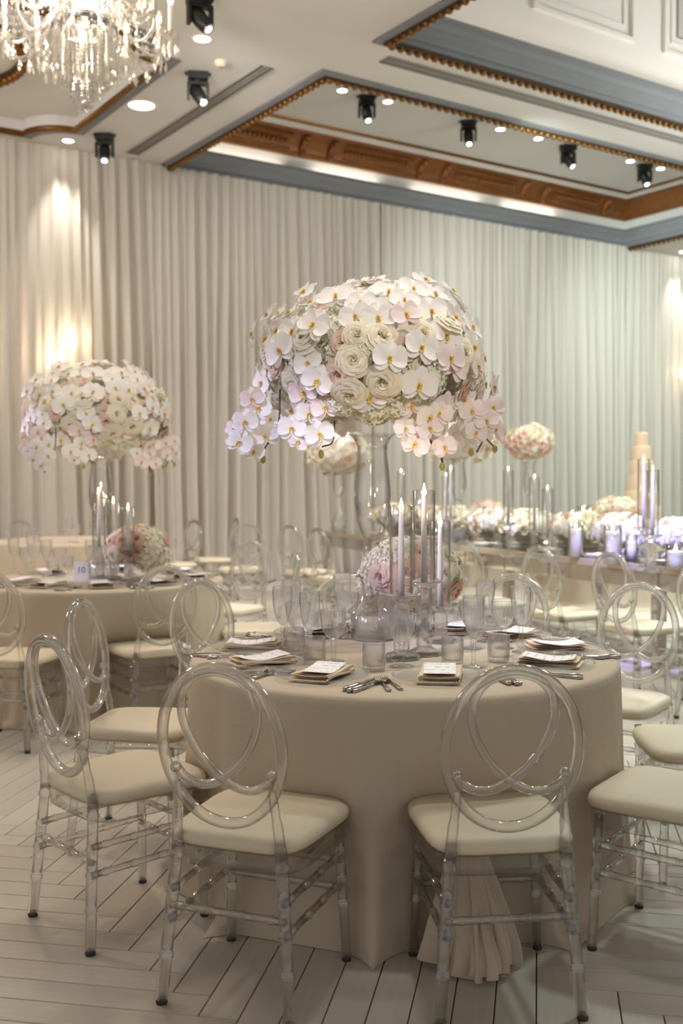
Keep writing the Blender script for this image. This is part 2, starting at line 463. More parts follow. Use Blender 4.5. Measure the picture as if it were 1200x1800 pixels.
for i in range(-75, 110):
    for q in range(-6, 8):
        # plank along A in column i starts at row -i + 24q ; plank along B in row i ends at column -i + 24q
        r0 = -i + 2 * TN * q
        cands.append((A0 + (r0 + TN / 2) * TW, B0 + (i + .5) * TW, atan2(AV.y, AV.x)))
        c1 = -i + 2 * TN * q
        cands.append((A0 + (i + .5) * TW, B0 + (c1 - TN / 2) * TW, atan2(BV.y, BV.x)))
near = []; far_mb = MB()
for a, b, ang in cands:
    c = AV * a + BV * b
    u, v = c.dot(WV), c.dot(PV)
    if not (-1 < c.y < 19) or v > 12.0 or u > 17.6 or u < -6: continue
    dv = Vector((cos(ang), sin(ang), 0)) * (L_ / 2)
    ps = [project(c + dv * k) for k in (-1, -.5, 0, .5, 1)]
    vis = any(p and -60 < p[0] < 1260 and p[1] < 1860 for p in ps)
    mw = Matrix.Translation(c) @ Matrix.Rotation(ang, 4, 'Z')
    if vis: near.append((c.length, mw))
    elif c.y > 0.2 and abs(c.x) < 0.45 * c.y + 1.6: plankbox(far_mb, mw)
near.sort(key=lambda t: t[0])
for k, (d, mw) in enumerate(near):
    if k < 290:
        o = link('plank', plank_me, floor); o.matrix_local = mw
    else: plankbox(far_mb, mw)
o = obj('plank_field', far_mb, M['tile'], floor, False); o['kind'] = 'stuff'

# ---- walls
CZ = 5.3
def slab(name, u0, u1, v0, v1, z0, z1, mat):
    mb = MB(); mb.box(UV((u0 + u1) / 2, (v0 + v1) / 2, (z0 + z1) / 2), (u1 - u0, v1 - v0, z1 - z0), ax=(WV, PV, Vector((0, 0, 1))))
    return struct(obj(name, mb, mat, smooth=False))
slab('wall_back', -7, 19, 12.55, 12.75, -0.01, 6.6, M['wall'])
slab('wall_right', 17.9, 18.1, -5, 12.55, -0.01, 6.6, M['wall'])

# ---- ceiling with coffers
CA = (5.70, 14.30, 8.60, 12.30)
CB = (5.72, 14.30, 3.90, 7.62)
def scallop(u0, u1, v0, v1, r, n=7):
    pts = []
    for (cu, cv, a0) in ((u1, v1, -90), (u0, v1, 0), (u0, v0, 90), (u1, v0, 180)):
        # bite out of each corner with a hollow arc, travelling round the rectangle
        seq = []
        for k in range(n + 1):
            a = radians(a0 - 90 * k / n)
            seq.append((cu + r * cos(a), cv + r * sin(a)))
        pts.append(seq)
    out = []
    out += pts[0]; out += pts[1]; out += pts[2]; out += pts[3]
    return out
CC = (0.55, 4.25, 8.75, 11.95)
ccout = scallop(*CC, 0.45)
ce = MB()
def poly2(outer, holes, z, flip=False):
    loops = [[Vector((p[0], p[1], 0)) for p in outer]] + [[Vector((p[0], p[1], 0)) for p in h] for h in holes]
    tris = tessellate_polygon(loops)
    flat = [p for l in loops for p in l]
    fs = []
    for t in tris:
        a, b, c = (flat[i] for i in t)
        cr = (b - a).cross(c - a).z
        fs.append(tuple(t) if (cr < 0) else tuple(reversed(t)))
    ce.add([UV(p.x, p.y, z) for p in flat], fs)
rect = lambda r: [(r[0], r[2]), (r[1], r[2]), (r[1], r[3]), (r[0], r[3])]
poly2([(-7, -5), (17.9, -5), (17.9, 12.55), (-7, 12.55)], [rect(CA), rect(CB), ccout], CZ)
ceiling = struct(obj('ceiling', ce, M['ceiling'], smooth=False))

def ring(name, R, prof, mat, parent=None, smooth=False):
    """sweep prof = [(inset, z)] round the inside of rectangle R with mitred corners"""
    mb = MB(); u0, u1, v0, v1 = R; n = len(prof); vs = []; fs = []
    for s, z in prof:
        for (u, v) in ((u0 + s, v0 + s), (u1 - s, v0 + s), (u1 - s, v1 - s), (u0 + s, v1 - s)): vs.append(UV(u, v, z))
    for j in range(n - 1):
        for i in range(4):
            i2 = (i + 1) % 4
            fs.append((j * 4 + i, (j + 1) * 4 + i, (j + 1) * 4 + i2, j * 4 + i2))
    mb.add(vs, fs)
    return obj(name, mb, mat, parent, smooth)
bead_me = MB().sphere((0, 0, 0), 0.033, 8, 5, (1.1, 1, 1)).mesh('bead', M['gold'])
def beads(R, parent, pitch, sides, zc, lim):
    u0, u1, v0, v1 = R
    segs = {'near': ((u0, v0), (u1, v0)), 'right': ((u1, v0), (u1, v1)), 'far': ((u0, v1), (u1, v1)), 'left': ((u0, v0), (u0, v1))}
    allp = []
    for s in sides:
        a, b = segs[s]; L = hypot(b[0] - a[0], b[1] - a[1]); n = int(L / pitch)
        ang = atan2(WV.y, WV.x) + (0 if s in ('near', 'far') else pi / 2)
        for i in range(n):
            t = (i + .5) / n
            p = UV(a[0] + (b[0] - a[0]) * t, a[1] + (b[1] - a[1]) * t, zc)
            allp.append((p.length, p, ang))
    allp.sort(key=lambda t: t[0])
    vis = []; rest = MB(); src = MB().sphere((0, 0, 0), 0.037, 8, 5, (1.15, 1, 1))
    for d, p, ang in allp:
        q = project(p)
        mw = Matrix.Translation(p) @ Matrix.Rotation(ang, 4, 'Z')
        if q and -30 < q[0] < 1230 and q[1] > -40 and len(vis) < lim: vis.append(mw)
        else: rest.merge(src, mw)
    for mw in vis:
        o = link('bead', bead_me, parent); o.matrix_local = mw
    if rest.v:
        o = obj('bead_run', rest, M['gold'], parent); o['kind'] = 'stuff'
# coffer along the drapes
t1 = struct(ring('trim_1', CA, [(-0.10, CZ - .004), (-0.10, CZ - .018), (-.03, CZ - .03), (0.03, CZ - .018), (0.03, CZ + .02)], M['greymould']))
r = ring('rail', CA, [(-.028, CZ - .028), (-.028, CZ - .05), (.03, CZ - .05), (.03, CZ - .0)], M['golddark'], t1)
beads(CA, t1, 0.098, ('near', 'left', 'far', 'right'), CZ - .055, 290)
ring('cornice', CA, [(.02, CZ - .02), (.02, CZ + .05), (.05, CZ + .07), (.055, CZ + .13), (.10, CZ + .19), (.11, CZ + .24), (.14, CZ + .25), (.14, CZ + .27), (.125, CZ + .27), (.09, CZ + .18), (.0, CZ + .16)], M['greymould'], t1)
ring('cove_face', CA, [(.0, CZ + .15), (.02, CZ + .26), (.10, CZ + .36), (.17, CZ + .40)], M['panelwhite'], t1, True)
fz = ring('frieze', CA, [(.16, CZ + .395), (.21, CZ + .395), (.215, CZ + .43), (.24, CZ + .44), (.26, CZ + .50), (.32, CZ + .58), (.40, CZ + .635), (.44, CZ + .64), (.445, CZ + .665), (.48, CZ + .67)], M['bronze'], t1)
ring('upper_cove', CA, [(.47, CZ + .665), (.54, CZ + .68), (.64, CZ + .70)], M['panelwhite'], t1, True)
ring('gold_line', CA, [(.635, CZ + .69), (.645, CZ + .675), (.69, CZ + .675), (.70, CZ + .70)], M['gold'], t1)
mb = MB(); mb.add([UV(CA[0] + .6, CA[2] + .6, CZ + .70), UV(CA[1] - .6, CA[2] + .6, CZ + .70), UV(CA[1] - .6, CA[3] - .6, CZ + .70), UV(CA[0] + .6, CA[3] - .6, CZ + .70)], [(0, 3, 2, 1)])
obj('recess_panel', mb, M['ceiling'], t1, False)
# carved scrolls and blocks on the frieze (far side)
mbs = MB()
mbs.box((0, 0, 0), (0.10, 0.05, 0.26)); mbs.sphere((0, -.03, .10), .05, 8, 5); mbs.sphere((0, -.03, -.11), .035, 8, 5)
sc_me = mbs.mesh('scroll', M['bronze'])
for u in (7.6, 8.05, 9.6, 10.05, 11.65, 12.1, 13.5):
    o = link('scroll', sc_me, t1)
    Y = (PV * 0.80 - Vector((0, 0, 1)) * 0.0).normalized()
    nn = (-PV * 0.75 - Vector((0, 0, 1)) * 0.66).normalized(); up_ = WV.cross(nn) * -1
    o.matrix_local = Matrix.Translation(UV(u, CA[3] - .315, CZ + .535)) @ Matrix((WV, -nn, (-nn).cross(WV) * -1)).transposed().to_4x4()
pan = MB()
for (ua, ub) in ((8.25, 9.4), (10.25, 11.45), (12.3, 13.3), (6.3, 7.4)):
    nn = (-PV * 0.75 - Vector((0, 0, 1)) * 0.66).normalized(); upv = nn.cross(WV).normalized()
    if upv.z < 0: upv = -upv
    c = UV((ua + ub) / 2, CA[3] - .315, CZ + .535)
    for k in range(int((ub - ua) / .07)):
        pan.sphere(tuple(c + WV * (-(ub - ua) / 2 + .035 + k * .07) + nn * -.0), .034, 6, 4)
    for sgn in (-1, 1): pan.box(tuple(c + upv * .095 * sgn), (ub - ua, .03, .02), ax=(WV, nn, upv))
obj('carved_panel', pan, M['bronze'], t1)
# deep coffer nearer the camera, with panelled white riser
t2 = struct(ring('trim_2', CB, [(-0.10, CZ - .004), (-0.10, CZ - .018), (-.03, CZ - .03), (0.03, CZ - .018), (0.03, CZ + .02)], M['greymould']))
ring('rail', CB, [(-.028, CZ - .028), (-.028, CZ - .05), (.03, CZ - .05), (.03, CZ - .0)], M['golddark'], t2)
beads(CB, t2, 0.098, ('left', 'far'), CZ - .055, 200)
ring('cornice', CB, [(.02, CZ - .02), (.02, CZ + .05), (.045, CZ + .06), (.05, CZ + .11), (.08, CZ + .13), (.085, CZ + .18), (.12, CZ + .21), (.125, CZ + .25), (.15, CZ + .26), (.15, CZ + .28), (.13, CZ + .28), (.09, CZ + .18), (-.08, CZ + .16)], M['greymould'], t2)
ring('riser', CB, [(-.08, CZ + .15), (-.08, CZ + 2.0), (.3, CZ + 2.2)], M['panelwhite'], t2)
mb = MB(); mb.add([UV(CB[0], CB[2], CZ + 2.15), UV(CB[1], CB[2], CZ + 2.15), UV(CB[1], CB[3], CZ + 2.15), UV(CB[0], CB[3], CZ + 2.15)], [(0, 3, 2, 1)])
obj('dome_panel', mb, M['ceiling'], t2, False)
fv = CB[3] + .08
def raised_frame(parent, u0, u1, z0, z1, name):
    mb = MB()
    for k, (ins, w, th) in enumerate(((0, .045, .045), (.13, .02, .02))):
        a0, a1, b0, b1 = u0 + ins, u1 - ins, z0 + ins, z1 - ins
        for (uc, zc, du, dz) in (((a0 + a1) / 2, b0, a1 - a0 + w, w), ((a0 + a1) / 2, b1, a1 - a0 + w, w), (a0, (b0 + b1) / 2, w, b1 - b0 - w), (a1, (b0 + b1) / 2, w, b1 - b0 - w)):
            mb.box(UV(uc, fv - th / 2, zc), (du, th, dz), ax=(WV, PV, Vector((0, 0, 1))))
    return obj(name, mb, M['panelwhite'], parent, False)
for (a, b) in ((6.1, 7.15), (7.60, 9.06), (9.59, 11.05), (11.6, 13.1)):
    raised_frame(t2, a, b, 6.07, 7.15, 'panel_moulding')
gv = thing('air_grille', 'grey slatted air grille set in the white panelled riser at top right', 'vent', UV(10.32, fv, 6.65), atan2(WV.y, WV.x))
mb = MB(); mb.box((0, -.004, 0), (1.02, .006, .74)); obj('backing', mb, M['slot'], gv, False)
sl = MB().box((0, 0, 0), (1.0, .02, .012)).mesh('slat', M['panelwhite'], False)
for k in range(26):
    o = link('slat', sl, gv); o.matrix_local = Matrix.Translation((0, -.015, -.35 + k * .028)) @ Matrix.Rotation(radians(35), 4, 'X')
# scalloped warm coffer at left
t3 = MB(); n = len(ccout)
vs = [UV(p[0], p[1], CZ - .0) for p in ccout] + [UV(p[0], p[1], CZ + .14) for p in ccout]
t3.add(vs, [(i, i + n, (i + 1) % n + n, (i + 1) % n) for i in range(n)])
t3 = struct(obj('trim_3', t3, M['ceiling'], smooth=False))
mb = MB(); mb.tube([UV(p[0], p[1], CZ - .01) for p in ccout], .035, 8, True); obj('gold_rail', mb, M['gold'], t3)
mb = MB(); ou = scallop(CC[0] - .14, CC[1] + .14, CC[2] - .14, CC[3] + .14, .45)
mb.add([UV(p[0], p[1], CZ - .012) for p in ccout] + [UV(p[0], p[1], CZ - .008) for p in ou], [(i, (i + 1) % n, (i + 1) % n + n, i + n) for i in range(n)])
obj('moulding_band', mb, M['greymould'], t3, False)
mb = MB(); mb.add([UV(CC[0] - .1, CC[2] - .1, CZ + .14), UV(CC[1] + .1, CC[2] - .1, CZ + .14), UV(CC[1] + .1, CC[3] + .1, CZ + .14), UV(CC[0] - .1, CC[3] + .1, CZ + .14)], [(0, 3, 2, 1)])
obj('recess_panel', mb, M['panelwhite'], t3, False)
ov = [(1.95 + 1.33 * cos(2 * pi * k / 72), 10.40 + 1.12 * sin(2 * pi * k / 72)) for k in range(72)]
mb = MB(); mb.tube([UV(p[0], p[1], CZ + .12) for p in ov], .05, 8, True); obj('oval_rail', mb, M['golddark'], t3)
for p in ov[-20:] + ov[:20]:
    o = link('bead', bead_me, t3); o.matrix_local = Matrix.Translation(UV(p[0], p[1], CZ + .075)) @ Matrix.Scale(1.35, 4)
# cove light strips hidden in the cornice troughs
def strip(u0, u1, v, z, power, color):
    d = bpy.data.lights.new('cove_strip', 'AREA'); d.shape = 'RECTANGLE'; d.size = u1 - u0; d.size_y = .03; d.energy = power; d.color = color
    o = bpy.data.objects.new('cove_strip', d); COL.objects.link(o)
    zax = -(PV * 0.25 + Vector((0, 0, 1))).normalized()
    xax = WV; yax = zax.cross(xax)
    o.matrix_world = Matrix.Translation(UV((u0 + u1) / 2, v, z)) @ Matrix((xax, yax, zax)).transposed().to_4x4()
for (a, b) in ((6.1, 7.4), (7.9, 9.0), (9.6, 10.9), (11.4, 12.5)):
    strip(a, b, CA[3] - .06, CZ + .215, 1.0, (1, .88, .76))
strip(5.9, 13.5, CB[3] - .02, CZ + .22, 5, (1, .86, .74))

# ---- drapes
def ridge(x):
    # soft rounded pleat crest with a tight valley
    return 1.0 - 2.0 * abs(sin(x * .5)) ** .75 if False else (abs(cos(x * .5)) ** 1.4) * 2 - 1
def fold(u, seed):
    return ridge(u * 47 + 1.9 * sin(u * 5.1 + seed)) * .55 + ridge(u * 29 + 2.3 * sin(u * 3.3 + seed * 2)) * .5 + sin(u * 83 + seed) * .15
def foldlow(u, seed):
    return ridge(u * 30 + 2.6 * sin(u * 2.3 + seed)) * .75 + ridge(u * 49 + 1.9 * sin(u * 4.1 + seed)) * .4
def drape(u0, u1, seed, label, vbase=12.16):
    nu = int((u1 - u0) / .011); rows = [0, .02, .05, .1, .18, .3, .45, .62, .75, .85, .92, .97, 1.0]
    def fn(a, b):
        t = rows[int(round(b * (len(rows) - 1)))]          # 0 top .. 1 bottom
        u = u0 + (u1 - u0) * a
        amp = (.03 + .055 * min(1, t * 2.2)) * (.72 + .5 * sin(u * 1.35 + seed) ** 2 + .2 * sin(u * 3.7 + seed * 2))
        mixl = min(1, max(0, (t - .05) / .6))
        sway = .05 * sin(u * 1.9 + seed) * t + .035 * sin(u * 6.1 + seed * 3) * t * t
        us = u + sway
        d = amp * (fold(us, seed) * (1 - .72 * mixl) + foldlow(us, seed) * mixl)
        uu = u + .10 * max(0, t - .72) * sin(u * 3.1 + seed)
        v = vbase + d - max(0, t - .93) * (1.0 + .9 * sin(u * 7 + seed)) * 1.1
        z = 5.285 - 5.28 * t
        return tuple(UV(uu, v, z))
    mb = MB(); mb.grid(fn, nu, len(rows) - 1)
    o = obj('curtain', mb, M['drape'])
    return tag(o, label, 'curtain', 'full height drapes along the back wall')
drape(1.6, 5.44, 1.0, 'pale floor length drape at far left lit by wall lamps behind it')
drape(5.44, 9.0, 2.3, 'pale beige drape second from the left, behind the left flower table')
drape(9.0, 12.74, 3.9, 'pale grey drape behind the tall central flower arrangement')
drape(12.74, 17.7, 5.2, 'mint tinted drape at far right behind the tiered cake')

# ---- wall lamps behind the drapes
def sconce(u, z, label, big=True):
    t = thing('wall_sconce', label, 'wall lamp', UV(u, 12.52, z), atan2(WV.y, WV.x), 'wall lamps glowing through the drapes')
    mb = MB(); mb.box((0, -.012, -.05), (.09, .025, .24)); obj('back_plate', mb, M['gold'], t, False)
    mb = MB(); mb.tube(smoothpath([(0, -.02, -.08), (0, -.10, -.12), (0, -.15, -.06), (0, -.15, .0)], 5), .009, 8); obj('arm', mb, M['gold'], t)
    mb = MB(); mb.lathe([(.003, .0), (.028, .01), (.03, .08), (.018, .13), (.002, .17)], 12, (0, -.15, 0)); obj('bulb', mb, M['wallbulb'], t)
    p = UV(u, 12.37, z + .08)
    point(p, 34 if big else 15, (1, .82, .58), .04)
sconce(4.46, 2.98, 'bright wall lamp glowing through the left drape above the flowers')
sconce(4.24, 2.72, 'dimmer wall lamp glowing through the drape at far left', False)
sconce(15.95, 3.15, 'wall lamp glowing through the right drape above the cake')

# ---- slot diffusers
def slot_vent(p0, p1, label):
    c = (p0 + p1) / 2; d = p1 - p0; L = d.length
    t = thing('slot_vent', label, 'vent', (c.x, c.y, CZ), atan2(d.y, d.x))
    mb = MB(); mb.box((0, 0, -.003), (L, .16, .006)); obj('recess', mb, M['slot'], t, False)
    me = MB().box((0, 0, 0), (L, .012, .012)).mesh('blade', M['ventgrey'], False)
    for y in (-.078, -.02, .02, .078):
        o = link('blade', me, t); o.location = (0, y, -.008)
slot_vent(UV(5.13, 8.75), UV(5.13, 11.98), 'long narrow ceiling slot vent left of the gold beaded coffer')
slot_vent(UV(5.95, 7.98), UV(13.8, 7.98), 'long narrow ceiling slot vent between the two beaded coffers')

# ---- recessed downlights
def downlight(loc, label, r=.06, grp='small recessed ceiling lamps'):
    t = thing('downlight', label, 'ceiling lamp', loc, 0, grp)
    mb = MB(); mb.lathe([(r, .0), (r * 1.02, -.006), (r * 1.35, -.006), (r * 1.4, .0)], 20); obj('trim_ring', mb, M['panelwhite'], t)
    mb = MB(); mb.disc(r, -.003, 20); obj('lamp', mb, M['lamp'], t, False)
downlight(UV(4.33, 8.52, CZ), 'recessed ceiling lamp right of the chandelier near the tilted spotlight', .07)
downlight(UV(4.56, 10.38, CZ), 'large bright recessed lamp below the chandelier edge', .13)
downlight(UV(4.32, 11.93, CZ), 'recessed lamp by the left drape washing it with light', .06)
downlight(UV(15.45, 11.93, CZ), 'recessed lamp by the right drape washing it with light', .08)
for k, u in enumerate((7.17, 7.85, 9.72, 10.42, 12.3, 12.98)):
    downlight(UV(u, 10.46, CZ + .70), ['small lamp in the long coffer left of the first spotlight', 'small lamp just right of the first coffer spotlight', 'small lamp right of the second coffer spotlight',
              'small lamp left of the third coffer spotlight', 'small lamp left of the rightmost coffer spotlight', 'small lamp right of the rightmost coffer spotlight'][k], .055)
sm = thing('smoke_detector', 'small cream smoke detector on the ceiling above the left spotlight', 'detector', UV(4.71, 8.89, CZ))
mb = MB(); mb.lathe([(.06, 0), (.06, -.02), (.045, -.045), (.0, -.05)], 18); obj('housing', mb, M['napkin'], sm)
mb = MB(); mb.lathe([(.012, -.045), (.012, -.055), (0, -.056)], 10); obj('sensor', mb, M['slot'], sm)

# ---- moving head spotlights
def moving_head():
    t = thing('moving_spotlight', '', 'spotlight')
    mb = MB(); mb.box((0, 0, -.05), (.26, .22, .09)); mb.box((0, 0, -.005), (.34, .08, .02)); mb.tube([(0, 0, -.09), (0, 0, -.12)], .07, 14); obj('base', mb, M['black'], t, False)
    mb = MB(); mb.box((0, 0, -.135), (.27, .09, .035))
    for s in (-1, 1): mb.box((.125 * s, 0, -.235), (.035, .09, .21))
    obj('yoke', mb, M['black'], t, False)
    hd = obj('lamp_head', MB().lathe([(.0, .13), (.06, .13), (.085, .09), (.09, .0), (.08, -.09), (.07, -.16), (.062, -.165), (.0, -.165)], 18), M['black'], t)
    hd.location = (0, 0, -.27)
    mb = MB(); mb.lathe([(.0, -.171), (.025, -.170), (.038, -.167)], 18); obj('lens', mb, M['lens'], hd)
    mb = MB(); mb.lathe([(.038, -.166), (.045, -.172), (.054, -.175), (.064, -.175), (.068, -.16)], 18); obj('lens_ring', mb, M['chrome'], hd)
    return t
mh = moving_head()
MHG = 'black moving spotlights hung from the ceiling'
heads = [((5.3, 0), UV(3.92, 7.75), 25, 30, 'black moving spotlight at the top edge right of the chandelier, blue lens'),
         ((5.3, 0), UV(4.66, 9.27), 10, 28, 'black moving spotlight under the smoke detector, beside the slot vent'),
         ((5.3, 0), UV(4.59, 11.5), 0, 5, 'black moving spotlight below the chandelier, in front of the left drape'),
         ((6.0, 0), UV(7.53, 10.46), 5, 6, 'leftmost black moving spotlight inside the long beaded coffer'),
         ((6.0, 0), UV(9.16, 10.46), -5, 3, 'second black moving spotlight from the left inside the coffer'),
         ((6.0, 0), UV(11.0, 10.46), 15, 24, 'third black moving spotlight in the coffer, head tilted right'),
         ((6.0, 0), UV(12.62, 10.46), 0, 10, 'rightmost black moving spotlight inside the long coffer')]
for k, ((z, _), p, rz, tilt, lab) in enumerate(heads):
    o = mh if k == 0 else clone(mh, (0, 0, 0))
    o.location = (p.x, p.y, z); o.rotation_euler = (0, 0, radians(rz)); o['label'] = lab; o['group'] = MHG; o.scale = (.74,) * 3
    for ch in o.children:
        if ch.name.startswith('lamp_head'): ch.rotation_euler = (radians(-26), radians(-tilt), 0)

# ================================================================== CHANDELIER
CHX, CHY = -1.674, 7.0
ch = thing('chandelier', 'large crystal chandelier with candle bulbs and bead strands at top left', 'chandelier', (CHX, CHY, 3.80))
mb = MB(); mb.tube([(0, 0, .56), (0, 0, 1.50)], .02, 10); mb.lathe([(.02, .62), (.07, .68), (.10, .75), (.05, .84), (.03, .95), (.075, 1.02), (.03, 1.12), (.02, 1.2)], 16); mb.lathe([(.03, 1.44), (.12, 1.48), (.13, 1.50)], 18)
obj('stem', mb, M['chcrystal'], ch)
mb = MB(); mb.lathe([(.215, .54), (.22, .56), (.215, .585), (.20, .56), (.205, .54)], 36); mb.lathe([(.10, .60), (.205, .57)], 24); obj('bowl_ring', mb, M['chrome'], ch)
bm_ = MB(); z = 0
while z < .46:
    bm_.octa((0, 0, -z - .009), .0072, .0095); z += .02
bm_.octa((0, 0, -z - .02), .012, .026)
strand_me = bm_.mesh('crystal_strand', M['chcrystal'], False)
for (nn, r, L) in ((40, .205, .62), (26, .15, .78), (16, .095, .95), (8, .045, 1.08)):
    for k in range(nn):
        a = 2 * pi * (k + random.random() * .3) / nn
        o = link('crystal_strand', strand_me, ch)
        o.matrix_local = Matrix.Translation((r * cos(a), r * sin(a), .55)) @ Matrix.Rotation(random.random() * 6, 4, 'Z') @ Matrix.Diagonal((1, 1, L * (.93 + .12 * random.random()), 1))
mb = MB(); mb.sphere((0, 0, .045), .042, 10, 7, (1, 1, 1.05)); mb.octa((0, 0, .10), .012, .02); obj('bottom_ball', mb, M['chcrystal'], ch, False)
# arms: curving down and out to a cup with a candle bulb
def arm_parts(R, zc, low):
    a_ = MB(); a_.tube(smoothpath([(.10, 0, .60), (.2, 0, .62), (R * .62, 0, zc - low * .6), (R * .82, 0, zc - low), (R * .97, 0, zc - low * .55), (R, 0, zc)], 6), .0095, 8)
    a_.lathe([(.006, -.01), (.028, .0), (.05, .022), (.052, .026), (.01, .012)], 16, (R, 0, zc))
    c_ = MB(); c_.lathe([(.014, .0), (.0155, .005), (.0155, .2), (.012, .205)], 12, (R, 0, zc + .01))
    b_ = MB(); b_.lathe([(.006, .0), (.017, .025), (.015, .05), (.002, .09)], 10, (R, 0, zc + .21))
    d_ = MB()
    for k in range(7):
        t = 2 * pi * k / 7; z = zc + .012
        for q in range(3): d_.octa((R + .05 * cos(t), .05 * sin(t), z - .012 - q * .02), .007, .009)
        d_.octa((R + .05 * cos(t), .05 * sin(t), z - .10), .012, .034)
    d_.octa((R * .82, 0, zc - low - .05), .018, .045)
    d_.octa((R * .45, 0, zc - low * .4 - .06), .016, .04); d_.octa((R * .45, 0, zc - low * .4 - .012), .007, .009)
    return [a_.mesh('arm', M['chcrystal']), c_.mesh('candle_sleeve', M['wax']), b_.mesh('bulb', M['bulb']), d_.mesh('crystal_drops', M['chcrystal'], False)]
for (cnt, R, zc, low, off) in ((11, .56, .52, .13, .13), (7, .40, .84, .12, .35), (6, .27, 1.10, .1, .1)):
    ms = arm_parts(R, zc, low)
    for k in range(cnt):
        a = 2 * pi * k / cnt + off
        A_ = link('arm', ms[0], ch); A_.rotation_euler = (0, 0, a)
        for nm, me in zip(('candle_sleeve', 'bulb', 'crystal_drops'), ms[1:]):
            q_ = link(nm, me, A_)
            if nm == 'crystal_drops': q_['kind'] = 'stuff'
# festoons of beads from the crown to the arms
fb = MB()
for i in range(21):
    t = i / 20; x = .10 + .44 * t; z = 1.05 - .50 * t - .22 * sin(pi * t) * .9
    fb.octa((x, 0, z), .0095, .012)
fest_me = fb.mesh('bead_festoon', M['chcrystal'], False)
for k in range(26):
    o = link('bead_festoon', fest_me, ch); o['kind'] = 'stuff'; o.rotation_euler = (0, 0, 2 * pi * k / 26)
fb = MB()
for i in range(17):
    t = i / 16; a = (t - .5) * .571; x = .56 * cos(a); y = .56 * sin(a); z = .57 - .13 * sin(pi * t)
    fb.octa((x, y, z), .0095, .012)
fest2 = fb.mesh('bead_swag', M['chcrystal'], False)
for k in range(11):
    o = link('bead_swag', fest2, ch); o['kind'] = 'stuff'; o.rotation_euler = (0, 0, 2 * pi * (k + .5) / 11 + .13)
dr = MB(); dr.octa((0, 0, -.02), .008, .012); dr.octa((0, 0, -.045), .008, .012); dr.octa((0, 0, -.105), .02, .048)
drop_me = dr.mesh('crystal_drop', M['chcrystal'], False)
for k in range(44):
    a = 2 * pi * k / 44 + .05; r = .30 + .2 * ((k * 7) % 5) / 4
    o = link('crystal_drop', drop_me, ch); o['kind'] = 'stuff'; o.location = (r * cos(a), r * sin(a), .44 + .10 * ((k * 3) % 4) / 3)
point((CHX, CHY, 4.50), 70, (1, .82, .60), .25)

# ================================================================== CHAIRS
def ribbon_pts():
    left = [(-.139, .634), (-.122, .614), (-.088, .598), (-.045, .599), (0, .622), (.052, .668), (.09, .728), (.107, .79), (.098, .846), (.062, .888), (0, .903)]
    return left + [(-x, z) for x, z in reversed(left[:-1])]
def backy(z): return -.196 - .13 * (z - .46)
def ringed(mb, p0, p1, r, rings, n=10, ends=True):
    p0, p1 = Vector(p0), Vector(p1); L = (p1 - p0).length
    st = [(0, r)]
    for t in sorted(rings):
        w = .0048 / L
        st += [(t - 1.6 * w, r), (t - .9 * w, r * 1.19), (t - .25 * w, r * 1.19), (t, r * 1.08), (t + .25 * w, r * 1.19), (t + .9 * w, r * 1.19), (t + 1.6 * w, r)]
    st.append((1, r))
    st = [s for s in st if 0 <= s[0] <= 1]
    mb.tube([p0 + (p1 - p0) * s[0] for s in st], [s[1] for s in st], n)
def outline(n=40):
    pts = []
    for k in range(n):
        a = 2 * pi * k / n
        c, s = cos(a), sin(a)
        x = math.copysign(abs(c) ** .38, c); y = math.copysign(abs(s) ** .38, s)
        w = .200 + .014 * y
        pts.append((x * w, y * .205 + .006))
    return pts
